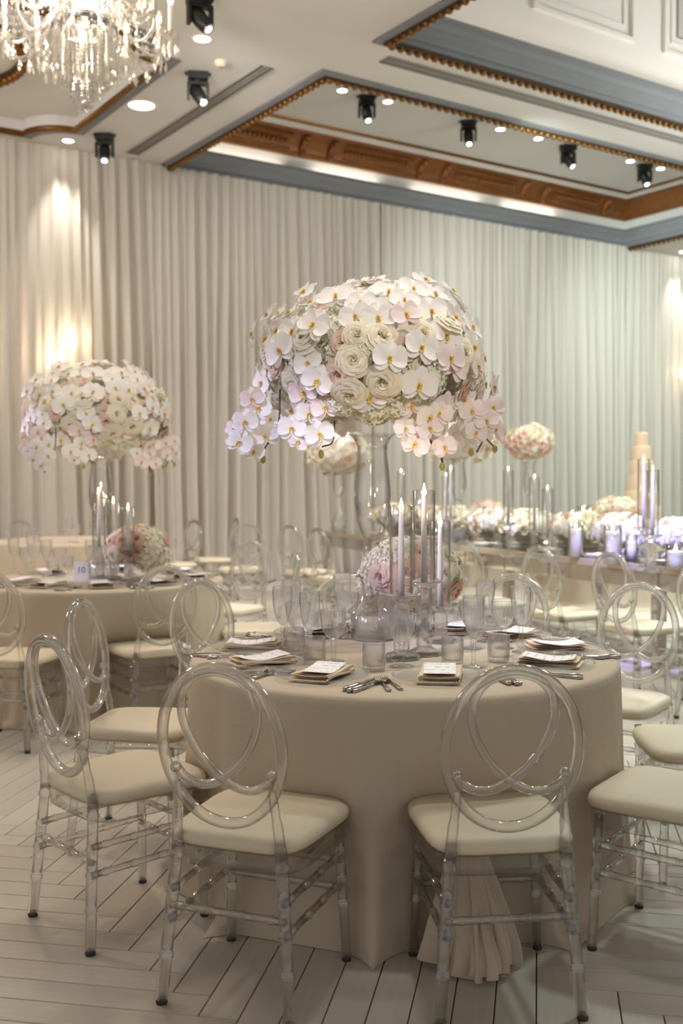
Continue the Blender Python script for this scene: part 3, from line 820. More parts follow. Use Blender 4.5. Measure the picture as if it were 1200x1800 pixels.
def make_chair():
    t = thing('phoenix_chair', '', 'chair')
    ol = outline(); n = len(ol)
    mb = MB(); vs = []; lv = [(.93, .4215), (1.0, .430), (1.012, .444), (.99, .458), (.90, .468), (.6, .472), (.25, .473)]
    for s, z in lv: vs += [(x * s, y * s, z) for x, y in ol]
    fs = [(j * n + i, j * n + (i + 1) % n, (j + 1) * n + (i + 1) % n, (j + 1) * n + i) for j in range(len(lv) - 1) for i in range(n)]
    fs += [tuple(reversed(range(n))), tuple((len(lv) - 1) * n + i for i in range(n))]
    mb.add(vs, fs); obj('cushion', mb, M['cushion'], t)
    mb = MB(); vs = []
    for s, z in ((.975, .4205), (.975, .372), (.90, .372), (.90, .4205), (.975, .4205)): vs += [(x * s, y * s, z) for x, y in ol]
    mb.add(vs, [(j * n + i, (j + 1) * n + i, (j + 1) * n + (i + 1) % n, j * n + (i + 1) % n) for j in range(4) for i in range(n)])
    obj('seat_frame', mb, M['acrylicflat'], t)
    for s in (-1, 1):
        mb = MB(); ringed(mb, (s * .168, .165, .40), (s * .186, .178, .012), .0148, (.20, .42, .60), 12)
        lg = obj('leg', mb, M['acrylic'], t)
        g_ = MB(); g_.lathe([(0, 0), (.0135, 0), (.0145, .014), (0, .016)], 10, (s * .186, .178, 0)); obj('glide', g_, M['rubber'], lg)
        mb = MB()
        mb.tube(smoothpath([(s * .137, backy(.60), .60), (s * .141, backy(.55), .55), (s * .148, backy(.48), .48), (s * .152, backy(.43), .42)], 5), [.0095] * 3 + [.012] * 5 + [.0145] * 5 + [.016] * 3, 12)
        ringed(mb, (s * .152, -.192, .425), (s * .186, -.225, .012), .0168, (.07, .30, .48, .72), 12)
        lg = obj('leg', mb, M['acrylic'], t)
        g_ = MB(); g_.lathe([(0, 0), (.015, 0), (.016, .014), (0, .016)], 10, (s * .186, -.2255, 0)); obj('glide', g_, M['rubber'], lg)
        for z in (.305, .225):
            k = 1 - z / .41
            mb = MB(); ringed(mb, (s * (.152 + .034 * k), -.194 - .032 * k, z), (s * (.168 + .018 * k), .166 + .012 * k, z + .008), .0105, (.12, .38, .64, .88), 10)
            obj('stretcher', mb, M['acrylic'], t)
    for z in (.295, .215):
        mb = MB(); ringed(mb, (-.175, .169, z), (.175, .169, z), .0095, (.12, .35, .65, .88), 10); obj('stretcher', mb, M['acrylic'], t)
    mb = MB(); ringed(mb, (-.166, -.205, .262), (.166, -.205, .262), .0105, (.12, .36, .64, .88), 10); obj('stretcher', mb, M['acrylic'], t)
    mb = MB(); mb.tube([(.172 * sin(a) * (1 + .0 * cos(a)), backy(.706 + .208 * cos(a)), .706 + .208 * cos(a)) for a in [2 * pi * k / 48 for k in range(48)]], .0152, 12, True, up=(0, 1, 0))
    obj('outer_loop', mb, M['acrylic'], t)
    rp = ribbon_pts(); K = len(rp)
    mb = MB(); path = smoothpath([(x, backy(z) + .011 * (1 if k < K / 2 else -1) * (abs(k - (K - 1) / 2) / (K / 2)), z) for k, (x, z) in enumerate(rp)], 4)
    mb.tube(path, .0118, 10, up=(0, 1, 0))
    for s in (-1, 1): mb.sphere((s * .139, backy(.636), .638), .0155, 10, 6)
    obj('ribbon_loop', mb, M['acrylic'], t)
    return t
chair0 = make_chair(); _cu = [False]
def place_chair(x, y, f, label, group):
    rz = atan2(f[1], f[0]) - pi / 2
    if not _cu[0]:
        _cu[0] = True; o = chair0; o.location = (x, y, 0); o.rotation_euler = (0, 0, rz)
    else: o = clone(chair0, (x, y, 0), rz)
    o['label'] = label; o['group'] = group
    return o
G1 = 'clear chairs around the main round table'
for x, y, f, lab in [
    (-.23, 2.88, (.36, .93), 'clear oval back chair at front left, back turned to the camera'),
    (.405, 2.85, (-.10, .995), 'clear oval back chair at front centre right, back square to the camera'),
    (-.70, 3.31, (.74, .67), 'clear oval back chair furthest left, seen side on'),
    (-.77, 4.02, (.98, -.17), 'clear chair with bright bluish back behind the leftmost chair'),
    (-.48, 4.66, (.72, -.69), 'clear chair back beyond the left rim of the main table'),
    (.05, 4.80, (.13, -.99), 'clear chair behind the main table, hidden by goblets'),
    (.71, 4.80, (-.45, -.89), 'clear chair behind the main table beyond the right goblets'),
    (1.15, 4.38, (-.62, -.78), 'clear chair at the right rim of the table, whole oval back visible'),
    (1.27, 3.68, (-1, .05), 'clear chair seat at the right edge, behind the nearest right chair'),
    (.985, 3.08, (-.8, .6), 'nearest right chair, cut off by the frame, ivory seat and ringed legs')]:
    place_chair(x, y, f, lab, G1)
T2 = (-1.49, 6.48)
G2 = 'clear chairs around the left round table'
for x, y, f, lab in [
    (-1.74, 5.52, (.18, .98), 'clear chair at the left edge before the left table'),
    (-1.07, 5.80, (-.52, .85), 'clear chair at the front right of the left table'),
    (-.52, 6.46, (-1, .02), 'clear chair edge on at the right side of the left table'),
    (-.80, 7.50, (-.55, -.83), 'clear chair facing the camera behind the left table, right side'),
    (-1.55, 7.62, (.03, -1), 'clear chair behind the left table under its flowers')]:
    place_chair(x, y, f, lab, G2)
T3 = (-2.75, 10.5)
G3 = 'clear chairs around the far left table'
for x, y, f, lab in [(-3.4, 11.35, (.6, -.8), 'small far clear chair against the left drape'), (-1.80, 11.25, (-.75, -.66), 'small far clear chair right of the low left flowers'),
                     (-1.45, 11.9, (-.9, -.3), 'far clear chair against the drape beside the swept curtain')]:
    place_chair(x, y, f, lab, G3)
G4 = 'clear chairs along the mirrored long table'
for x, y, f, lab in [(1.10, 7.75, (.82, .57), 'clear chair at the long table, left of the near row'), (1.53, 7.12, (.84, .54), 'clear chair at the long table, second of the near row'),
                     (1.86, 6.50, (.86, .50), 'clear chair at the long table, behind the right rim chair'), (2.2, 5.9, (.88, .47), 'clear chair at the long table cut by the right frame edge'),
                     (.55, 8.9, (.84, .54), 'clear chair at the long table behind the pink roses'), (-.02, 9.65, (.8, .6), 'clear chair far along the long table, right of the swept drape'),
                     (-.33, 10.3, (.7, .71), 'clear chair beyond the goblets in front of the swept drape'),                      (-1.02, 10.6, (-.3, .95), 'clear chair standing alone before the drape left of centre')]:
    place_chair(x, y, f, lab, G4)

# ================================================================== TABLECLOTHS
TZ = .765
CHAIRS = []
for o in list(bpy.data.objects):
    if o.get('category') == 'chair': CHAIRS.append((o.location.x, o.location.y, o.rotation_euler.z))
def clear_of_chairs(x, y, z, C):
    """linen gives way where a chair front is pushed against it"""
    if z > .56: return x, y
    k = min(1, (.56 - z) / .07)
    for cx, cy, rz in CHAIRS:
        dx, dy = x - cx, y - cy
        if dx * dx + dy * dy > .12: continue
        lx, ly = dx * cos(rz) + dy * sin(rz), -dx * sin(rz) + dy * cos(rz)
        lim = .216 - 4.4 * max(0, abs(lx) - (.10 if z > .34 else .15)) ** 2 if abs(lx) < .32 else -9
        if ly < lim:
            ly2 = ly + (lim - ly) * k
            x, y = cx + lx * cos(rz) - ly2 * sin(rz), cy + lx * sin(rz) + ly2 * cos(rz)
    return x, y
def tablecloth(C, R, label, seed, hi=True):
    nseg = 240 if hi else 140
    prof = [(0, 0), (.3, 0), (.6, 0), (.9, 0), (.975, 0), (.992, .003), (1.0, .012), (1.003, .03), (1.005, .08), (1.01, .18), (1.015, .32), (1.02, .46), (1.025, .58), (1.03, .67), (1.035, .72), (1.05, .748), (1.085, .757), (1.11, .761), (1.12, .7635)]
    def w(a):
        return .55 * sin(9 * a + 1.2 * sin(2 * a + seed) + seed) + .4 * sin(15 * a + 1.7 * sin(3 * a) + seed * 2) + .22 * sin(23 * a + seed)
    def fn(i, j):
        a = 2 * pi * i; k = int(round(j * (len(prof) - 1))); s, dz = prof[k]
        t = min(1, max(0, (dz - .02) / .7))
        amp = .046 * t ** .7
        # a gathered knot of linen near the front right chair
        da = (a - radians(-78) + pi) % (2 * pi) - pi
        r = R * s + amp * w(a)
        z = TZ - dz
        if dz > .74: r += .035 * sin(7 * a + seed) * ((s - 1.035) / .085)
        if dz > .70: z += .018 * (1 + sin(13 * a + seed)) * max(0, 1 - abs(s - 1.07) / .04)
        z = max(z, .002)
        x, y = clear_of_chairs(C[0] + r * cos(a), C[1] + r * sin(a), z, C)
        return (x, y, z)
    mb = MB(); mb.grid(fn, nseg, len(prof) - 1, True)
    o = obj('tablecloth', mb, M['linen'])
    if hi == 2:
        # loose linen gathered below the front right chair: rounded folds spreading to the hem
        ar = radians(-78.5); er = Vector((cos(ar), sin(ar), 0)); et = Vector((-sin(ar), cos(ar), 0)); base = Vector((C[0], C[1], 0))
        for (nl, wd0, wd1, B, out, h, zz, ph) in ((3.5, .05, .135, .075, .115, .34, .004, .4), (2.5, .03, .085, .055, .165, .25, .012, 1.5)):
            def rf(i2, t, nl=nl, wd0=wd0, wd1=wd1, B=B, out=out, h=h, zz=zz, ph=ph):
                q = i2 * 2 - 1; f = 2 * pi * nl * (i2 + .03 * sin(7 * i2 + ph)) + ph
                k = t ** 1.1
                rr = R * .985 + (out * (1 - .75 * q * q) + B * (1 - cos(f)) / 2 * (1 - .4 * abs(q))) * k
                xx = (wd0 + (wd1 - wd0) * k) * q - .024 * k * sin(2 * f)
                roll = max(0, t - .86) / .14
                rr -= .022 * roll * roll
                z = zz + h * (1 - t) ** .75 + .010 * k * (1 + sin(5 * q + ph))
                p = base + er * rr + et * xx
                return (p.x, p.y, z)
            rm = MB(); rm.grid(rf, 110, 18); obj('gathered_hem', rm, M['linen'], o)
    return tag(o, label, 'tablecloth', 'champagne cloths on round tables')
C1 = (.213, 3.698)
tablecloth(C1, .748, 'champagne linen cloth on the main round table, pooling on the floor', .4, 2)
tablecloth(T2, .748, 'champagne linen cloth on the round table at left', 2.0)
tablecloth(T3, .748, 'champagne cloth on the far left table near the drape', 3.1, False)
T4 = (3.05, 11.4); T5 = (2.2, 12.95)
tablecloth(T4, .748, 'champagne cloth on the far table before the cake', 4.4, False)
tablecloth(T5, .748, 'champagne cloth on the far table under the small blush arrangement', 5.4, False)

# ================================================================== FLOWERS
def petal(mb, length, width, base, tilt, ang, cup, curl, tip=1.0, nu=4, nv=5, z0=0.0, r0=0.0):
    """a petal leaving the centre at angle ang in the XY plane, rising by tilt"""
    def fn(i, j):
        u = i * 2 - 1; t = j
        w = width * (base + (1 - base) * sin(min(1, t * 1.15) * pi * .5)) * sqrt(max(0.0, 1 - max(0, (t - .55) / .45) ** 2.4 * (1 if tip else 0)) + .0001)
        x = r0 + length * t * cos(tilt) - curl * t * t * sin(tilt)
        z = z0 + length * t * sin(tilt) + cup * (u * u) * w * 2 + curl * t * t
        y = u * w
        return (x * cos(ang) - y * sin(ang), x * sin(ang) + y * cos(ang), z)
    mb.grid(fn, nu, nv)
def round_petal(mb, L, W, ang, tilt, cup, curl, z0=0.0, nu=6, nv=8):
    def fn(i, j):
        u = i * 2 - 1; t = j
        w = W * (max(0.0, 1 - (2 * (.06 + .94 * t) - 1) ** 2)) ** .55 * (.75 + .35 * t)
        x = L * t; y = u * w
        z = z0 + L * t * sin(tilt) + cup * w * u * u - curl * t * t + .0022 * sin(5 * u + 3 * t) * t
        return (x * cos(ang) - y * sin(ang), x * sin(ang) + y * cos(ang), z)
    mb.grid(fn, nu, nv)
def orchid_mesh(mat):
    mb = MB()
    for a in (90, 220, 320): round_petal(mb, .054, .021, radians(a), .10, .25, .006)
    for a in (12, 168): round_petal(mb, .058, .037, radians(a), .22, .22, .012, .004)
    return mb.mesh('orchid_bloom', mat)
def lip_mesh():
    mb = MB()
    petal(mb, .017, .006, .5, .5, radians(270), .35, -.002, nu=3, nv=3, z0=.004)
    for a in (225, 315): petal(mb, .011, .005, .4, 1.0, radians(a), .3, 0, nu=2, nv=3, z0=.004)
    mb.sphere((0, .003, .010), .0042, 6, 4)
    return mb.mesh('lip', M['lip'])
def rose_mesh(mat, full=1.0):
    mb = MB()
    rings = [(2, .0012, .0045, .034, 2.0), (2, .003, .009, .0355, 1.9), (3, .006, .0145, .036, 1.35), (4, .010, .0215, .035, 1.0), (5, .015, .031, .031, .85), (5, .018, .040, .025, .82), (6, .02, .050, .015, .72)]
    for q, (cnt, ra, rb, h, half) in enumerate(rings):
        for k in range(cnt):
            ac = 2 * pi * k / cnt + q * .7
            def fn(i, j, ac=ac, ra=ra, rb=rb, h=h, half=half):
                u = i * 2 - 1; t = j
                a = ac + u * half * (.75 + .25 * t)
                rr = ra + (rb - ra) * t ** 1.4 + .0035 * u + (.006 * max(0, t - .7) / .3 if rb > .02 else 0)
                z = h * (1 - (1 - t) ** 1.8) * (1 - .14 * u * u) - (.006 * max(0, t - .75) / .25 if rb > .02 else 0)
                return (rr * cos(a), rr * sin(a), z)
            mb.grid(fn, 5, 4)
    mb.sphere((0, 0, .022), .0055, 8, 6, (1, 1, 2.1))
    return mb.mesh('rose', mat)
def hyd_mesh(mat, R=.062, n=46, seed=1):
    rnd = random.Random(seed); mb = MB()
    for k in range(n):
        y = 1 - 1.55 * (k + .5) / n; rad = sqrt(max(0, 1 - y * y)); a = 2.39996 * k
        nrm = Vector((rad * cos(a), rad * sin(a), y))
        mw = look(nrm, (rnd.random() - .5, rnd.random() - .5, rnd.random() - .5), 0, nrm * R * (.93 + .14 * rnd.random()))
        fl_ = MB()
        for q in range(4):
            an = q * pi / 2; ca, sa = cos(an), sin(an)
            pts = [(0, 0, 0), (.006, -.005, .002), (.0135, -.0035, .0015), (.0155, 0, .003), (.0135, .0035, .0015), (.006, .005, .002)]
            fl_.add([(x * ca - y_ * sa, x * sa + y_ * ca, z) for x, y_, z in pts], [(0, 1, 2, 3), (0, 3, 4, 5)])
        mb.merge(fl_, mw)
    mb.sphere((0, 0, -.005), R * .88, 10, 7)
    return mb.mesh('hydrangea', mat, False)
ORC = orchid_mesh(M['orchid']); ORP = orchid_mesh(M['orchidpink']); LIP = lip_mesh()
ROS = {k: rose_mesh(M[m]) for k, m in dict(w='rosew', c='rosec', b='roseb', p='rosep').items()}
HYD = [hyd_mesh(M['hyd'], seed=s) for s in (1, 2)]
HYW = hyd_mesh(M['rosew'], seed=5)
def bloom(parent, kind, loc, nrm, s=1.0, roll=0.0):
    if kind in ('o', 'q'):
        o = link('orchid_bloom', ORC if kind == 'o' else ORP, parent); o.matrix_local = look(nrm, (0, 0, 1), roll, loc, s)
        l_ = link('lip', LIP, o); l_.scale = (1.2,) * 3
    elif kind == 'h':
        o = link('hydrangea', random.choice(HYD), parent); o.matrix_local = look(nrm, (0, 0, 1), roll, loc, s)
    elif kind == 'H':
        o = link('hydrangea', HYW, parent); o.matrix_local = look(nrm, (0, 0, 1), roll, loc, s)
    else:
        o = link('rose', ROS[kind], parent); o.matrix_local = look(nrm, (0, 0, 1), roll, loc, s)
    return o

def trumpet_vase(parent, s=1.0):
    """clear trumpet vase, local z 0 at the table, about 0.79 tall"""
    riser = MB(); riser.lathe([(.0, .003), (.080, .003), (.085, .01), (.085, .098), (.081, .1), (.078, .095), (.078, .012), (0, .01)], 48, flute=.018, nf=24, fr=(.005, .099)); obj('riser', riser, M['fluted'], parent)
    v = MB(); v.lathe([(0, .102), (.09, .102), (.1, .105), (.1, .111), (.085, .122), (.06, .15), (.043, .19), (.034, .225), (.024, .245), (.022, .262), (.03, .275), (.033, .283), (.026, .292), (.021, .30), (.022, .312), (.034, .325), (.039, .34), (.034, .355), (.024, .365),
                       (.03, .38), (.048, .42), (.064, .47), (.072, .53), (.073, .57), (.069, .63), (.061, .69), (.057, .725), (.06, .75), (.072, .775), (.088, .79), (.095, .795)], 40)
    v.lathe([(.093, .795), (.085, .787), (.069, .773), (.057, .748), (.054, .725), (.058, .69), (.066, .63), (.070, .57), (.069, .53), (.061, .47), (.045, .42), (.026, .385), (0, .378)], 40)
    obj('trumpet_vase', v, M['glass'], parent)

# tall arrangement: local origin on the table; blooms from pixel-measured front list plus fill all round
SPX = 455.0                              # photo pixels per metre at the vase
VX, VY = .12, 4.04
EC = Vector((0, 0, 1.052)); ER = Vector((.40, .40, .265))
def front_point(px, py, extra=0.0):
    """point of the bouquet ellipsoid's camera side, from photo pixels measured at the vase distance"""
    x = (px - 655) / SPX; z = (836 - py) / SPX + CAM_H - TZ
    ex, ez = x / (ER.x + extra), (z - EC.z) / (ER.z + extra)
    q = 1 - ex * ex - ez * ez
    y = -(ER.y + extra) * sqrt(q) if q > 0 else .0
    p = Vector((x, y, z)); nrm = Vector((ex / ER.x, y / ER.y ** 2, ez / ER.z)).normalized()
    return p, nrm
FRONT = [
    ('w', 548, 612, 1.35), ('b', 603, 622, 1.0), ('c', 664, 618, 1.25), ('b', 704, 634, .95), ('c', 620, 655, 1.15), ('c', 668, 684, 1.25), ('w', 615, 699, 1.2), ('w', 478, 684, 1.1), ('w', 522, 686, 1.2), ('b', 492, 650, .95), ('p', 797, 690, .8),
    ('c', 770, 596, 1.1), ('c', 712, 580, 1.1), ('w', 460, 620, 1.0), ('c', 730, 612, .9), ('b', 482, 730, .8), ('w', 500, 720, 1.0), ('c', 840, 620, 1.0), ('w', 815, 720, .9), ('b', 585, 712, .7), ('b', 565, 566, .7),
    ('o', 478, 560, .95), ('o', 512, 552, 1.0), ('o', 545, 532, 1.0), ('o', 596, 549, 1.15), ('o', 640, 522, 1.05), ('o', 690, 512, 1.1), ('o', 680, 540, 1.1), ('o', 716, 545, 1.0), ('o', 634, 560, .95), ('o', 625, 588, .95), ('o', 660, 592, 1.05), ('o', 766, 551, 1.1),
    ('o', 768, 612, 1.15), ('o', 724, 636, 1.1), ('o', 722, 688, 1.15), ('q', 782, 660, 1.0), ('q', 832, 638, 1.0), ('q', 846, 676, 1.0), ('o', 566, 682, 1.0), ('o', 548, 655, .9), ('o', 512, 578, .8), ('o', 455, 592, 1.0), ('q', 815, 590, .9), ('o', 800, 560, .95), ('q', 860, 700, .8),
    ('q', 735, 738, 1.0), ('q', 770, 716, .9), ('o', 700, 505, 1.0), ('o', 740, 522, 1.0), ('o', 655, 505, .95), ('o', 575, 525, .95), ('o', 610, 515, .95), ('o', 785, 535, .95), ('o', 465, 660, .8),
    ('h', 590, 590, 1.0), ('h', 540, 580, 1.0), ('h', 600, 720, 1.0), ('h', 650, 735, 1.1), ('h', 690, 730, 1.0), ('h', 580, 640, .9), ('h', 640, 640, .8), ('h', 500, 620, .9), ('h', 740, 700, 1.0), ('h', 790, 735, 1.0), ('h', 560, 730, 1.0), ('h', 520, 655, .9), ('h', 820, 690, .9), ('h', 700, 665, .8), ('h', 470, 715, .8), ('h', 850, 655, .8)]
DROOP = [  # hanging sprays: (px, py, kind, size, depth offset toward camera)
    (462, 722, 'o', .95, .12), (440, 745, 'o', .95, .16), (430, 780, 'o', .95, .17), (472, 770, 'o', .95, .15), (455, 795, 'o', .8, .15), (450, 705, 'q', .85, .13), (482, 740, 'o', .8, .12), (421, 757, 'q', .7, .15),
    (520, 758, 'o', 1.0, .24), (565, 768, 'o', 1.0, .26), (548, 735, 'o', .95, .25), (530, 780, 'q', .7, .24), (575, 725, 'q', .95, .28),
    (715, 722, 'q', 1.0, .27), (745, 760, 'q', .95, .26), (722, 785, 'q', .95, .26), (770, 790, 'q', .85, .24), (705, 760, 'o', .8, .27), (762, 735, 'q', .9, .25),
    (820, 728, 'q', .9, .17), (845, 745, 'q', .85, .15), (862, 760, 'q', .8, .13), (828, 765, 'q', .8, .15), (858, 722, 'q', .85, .13)]
STEMS = [[(498, 690), (494, 750), (470, 790)], [(590, 745), (586, 780), (568, 788)], [(720, 760), (760, 790), (770, 815)], [(735, 765), (765, 795), (772, 822)], [(830, 730), (842, 770), (830, 798)], [(842, 770), (862, 790)], [(520, 600), (508, 640)], [(555, 755), (535, 770)]]
BUDS = [(567, 800), (770, 822), (862, 792), (468, 808), (820, 798), (487, 622)]
def tall_arrangement(loc, rz, label, seed=3, use_front=True):
    rnd = random.Random(seed)
    t = thing('tall_flower_arrangement', label, 'flower arrangement', loc, rz, 'tall arrangements in trumpet vases')
    trumpet_vase(t)
    core = MB(); core.sphere((0, 0, 0), 1, 20, 12); cm = MB()
    cm.add([(p[0] * ER.x * .80, p[1] * ER.y * .80, EC.z + p[2] * ER.z * .76) for p in core.v], core.f); obj('floral_foam', cm, M['hyd'], t)
    placed = []
    def put(k, p, nrm, s):
        if k in ('o', 'q'): nrm2 = Vector((nrm.x, nrm.y, nrm.z * .45)); nrm2 = (nrm2 + Vector((0, 0, 0)) if nrm2.length > .3 else nrm2 + Vector((cos(p.x * 40), -.8, 0)) * .4)
        else: nrm2 = nrm
        n2 = (nrm2.normalized() + Vector((rnd.uniform(-.25, .25), rnd.uniform(-.25, .25), rnd.uniform(-.15, .15)))).normalized()
        if k in ('o', 'q'): n2 = (n2 + Vector((0, -.25, 0)) * (1 if use_front and nrm.y < .2 else 0)).normalized()
        p = p + nrm * rnd.uniform(-.03, .03)
        off = {'o': .024, 'q': .024, 'h': -.05, 'H': -.045}.get(k, -.012)
        bloom(t, k, p + nrm * off, n2, s * (1.12 if k in 'oq' else 1.0), rnd.uniform(-.45, .45) if k in ('o', 'q') else rnd.uniform(0, 6))
        placed.append(p)
    if use_front:
        for k, px, py, s in FRONT:
            p, nrm = front_point(px, py); put(k, p, nrm, s)
    N_ = 240
    for i in range(N_):
        z = 1 - 1.72 * (i + .5) / N_; a = 2.39996 * i; rr = sqrt(max(0, 1 - z * z))
        n_ = Vector((rr * cos(a), rr * sin(a), z)); p = Vector((n_.x * ER.x, n_.y * ER.y, EC.z + n_.z * ER.z))
        lim = .052
        if any((p - q).length < lim for q in placed): continue
        nrm = Vector((n_.x / ER.x, n_.y / ER.y, n_.z / ER.z)).normalized()
        k = rnd.choices(['o', 'q', 'w', 'c', 'b', 'h'], [6 if z > .1 else 3, 1.5, 1.5, 2, .6, 4])[0]
        put(k, p, nrm, rnd.uniform(.85, 1.15))
    for (px, py, k, s, dy) in DROOP:
        x = (px - 655) / SPX; z = (836 - py) / SPX + CAM_H - TZ
        bloom(t, k, Vector((x, -dy, z)), Vector((x * .6 + rnd.uniform(-.2, .2), -1, rnd.uniform(-.25, .2))), s, rnd.uniform(-.5, .5))
        if not use_front or rnd.random() < .6:
            bloom(t, k, Vector((-x * .9, dy + .05, z + .03)), Vector((-x, 1, rnd.uniform(-.25, .2))), s, rnd.uniform(-.5, .5))
    for path in STEMS:
        pts = [Vector(((px - 655) / SPX, -.24 + .12 * abs(px - 655) / 200, (836 - py) / SPX + CAM_H - TZ)) for px, py in path]
        mb = MB(); mb.tube(smoothpath(pts, 5), .0032, 6); obj('stem', mb, M['stem'], t)
    for px, py in BUDS:
        mb = MB(); mb.sphere(((px - 655) / SPX, -.24 + .12 * abs(px - 655) / 200, (836 - py) / SPX + CAM_H - TZ), .013, 8, 6, (.8, .8, 1.25)); obj('bud', mb, M['bud'], t)
    return t
ta = tall_arrangement((VX, VY, TZ), 0, 'tall white orchid and rose arrangement in clear vase on the main table')
tb = clone(ta, (-1.495, 6.5, TZ), radians(38), 'tall white flower arrangement in clear vase on the left round table')
tb.scale = (1, 1, .97)

# smaller far bouquets on tall vases (a few pixels per bloom): one bloom mass each with vase
FARMESH = {}
def far_cluster(R, seed, dome=1.6, n=90, mix=(4, 2, 3, 2)):
    rnd = random.Random(seed); mb = MB(); mats = [M['orchid'], M['rosew'], M['roseb'], M['rosec']]
    lo_rose = MB()
    for q, (cnt, ra, rb, h, half) in enumerate([(3, .008, .018, .036, 1.25), (5, .016, .042, .028, .8)]):
        for k in range(cnt):
            ac = 2 * pi * k / cnt + q
            def fn(i, j):
                u = i * 2 - 1; a = ac + u * half; return ((ra + (rb - ra) * j) * cos(a), (ra + (rb - ra) * j) * sin(a), h * (1 - (1 - j) ** 2) * (1 - .15 * u * u))
            lo_rose.grid(fn, 3, 2)
    lo_or = MB()
    for a in (90, 215, 325): petal(lo_or, .046, .02, .25, .12, radians(a), .10, -.004, nu=2, nv=3)
    for a in (8, 172): petal(lo_or, .050, .031, .12, .20, radians(a), .06, -.010, nu=2, nv=3)
    for i in range(n):
        z = 1 - dome * (i + .5) / n; a = 2.39996 * i; rr = sqrt(max(0, 1 - z * z)); nr = Vector((rr * cos(a), rr * sin(a), z))
        k = rnd.choices([0, 1, 2, 3], mix)[0]; mb.cur = k
        mb.merge(lo_or if k == 0 else lo_rose, look(nr + Vector((rnd.uniform(-.3, .3), rnd.uniform(-.3, .3), 0)), (0, 0, 1), rnd.uniform(-1, 1), Vector((nr.x * R[0], nr.y * R[1], nr.z * R[2])) * rnd.uniform(.9, 1.08), rnd.uniform(.9, 1.2)))
    mb.cur = 1; c_ = MB().sphere((0, 0, 0), 1, 14, 8); mb.add([(p[0] * R[0] * .86, p[1] * R[1] * .86, p[2] * R[2] * .86) for p in c_.v], c_.f)
    return mb.mesh('bloom_mass', mats)
def far_bouquet(loc, R, zc, seed, label, n=90, mix=(4, 2, 3, 2)):
    t = thing('tall_flower_arrangement', label, 'flower arrangement', loc, seed * 1.3, 'small tall arrangements far behind')
    trumpet_vase(t); o = link('bloom_mass', far_cluster(R, seed, 1.95, n, mix), t); o.location = (0, 0, zc); o['kind'] = 'stuff'
    return t

def low_arrangement(loc, label, spec, seed, R=(.20, .17, .15), zc=.19, n=46, weights=(3, 3, 3, 3), base=True):
    rnd = random.Random(seed)
    t = thing('low_flower_arrangement', label, 'flower arrangement', loc, 0, 'low rose arrangements')
    if base:
        mb = MB(); mb.lathe([(0, .003), (.05, .003), (.075, .03), (.085, .07), (.08, .1), (.075, .1), (.078, .07), (.065, .03), (0, .012)], 28); obj('bowl', mb, M['glass'], t)
    c_ = MB().sphere((0, 0, 0), 1, 16, 10); cm = MB(); cm.add([(p[0] * R[0] * .66, p[1] * R[1] * .66, zc + p[2] * R[2] * .66) for p in c_.v], c_.f); obj('floral_foam', cm, M['hyd'], t)
    placed = []
    for k, x, z, s in spec:
        q = 1 - (x / R[0]) ** 2 - ((z - zc) / R[2]) ** 2; y = -R[1] * sqrt(max(q, 0))
        nrm = Vector((x / R[0] ** 2, y / R[1] ** 2, (z - zc) / R[2] ** 2)).normalized(); p = Vector((x, y, z))
        bloom(t, k, p - nrm * (.035 if k in 'hH' else .012), nrm, s * (.95 if k in 'hH' else .80), rnd.uniform(0, 6)); placed.append(p)
    n *= 2
    for i in range(n):
        z = 1 - 1.5 * (i + .5) / n; a = 2.39996 * i; rr = sqrt(max(0, 1 - z * z)); n_ = Vector((rr * cos(a), rr * sin(a), z))
        p = Vector((n_.x * R[0], n_.y * R[1], zc + n_.z * R[2]))
        if any((p - q).length < .052 for q in placed): continue
        nrm = Vector((n_.x / R[0], n_.y / R[1], n_.z / R[2])).normalized()
        k = rnd.choices(['c', 'b', 'p', 'H'], weights)[0]
        if seed == 4 and n_.x < -.45: k = 'H'
        bloom(t, k, p - nrm * (.05 if k == 'H' else .012), nrm, rnd.uniform(.8, 1.0), rnd.uniform(0, 6)); placed.append(p)
    for k in range(5):
        a = rnd.uniform(0, 6.28); mb = MB(); petal(mb, .05, .014, .3, .1, 0, .1, .0, nu=2, nv=4)
        o = obj('leaf', mb, M['leaf'], t); nr = Vector((cos(a), sin(a), .1)); o.matrix_local = look(Vector((nr.x * .3, nr.y * .3, 1)), (0, 0, 1), a, Vector((nr.x * R[0] * .98, nr.y * R[1] * .98, zc)), 1.0)
    return t
LOW = [('p', -.02, .245, 1.45), ('p', .05, .25, 1.2), ('p', -.05, .165, 1.25), ('c', .05, .17, 1.5), ('c', .0, .10, 1.3), ('p', .175, .16, 1.35), ('c', .13, .24, 1.3), ('H', -.17, .13, 1.25), ('H', -.14, .08, 1.1), ('b', -.13, .225, 1.25), ('c', .09, .315, 1.2), ('H', -.03, .32, 1.0), ('H', .12, .09, 1.0)]
low_arrangement((.285, 4.36, TZ), 'low blush and cream rose arrangement behind the candles on the main table', LOW, 4, (.215, .17, .155), .285 - .07, 50, (5, 2, 2, 3))
low_arrangement((-1.245, 6.38, TZ), 'low peach rose and white hydrangea arrangement on the left table', [('p', -.06, .25, 1.3), ('p', .02, .26, 1.3), ('p', -.02, .17, 1.3), ('H', .12, .20, 1.35), ('H', .16, .13, 1.3), ('H', .08, .12, 1.3), ('c', -.12, .17, 1.3)], 9, (.19, .16, .14), .19, 40, (2, 1, 2, 3))

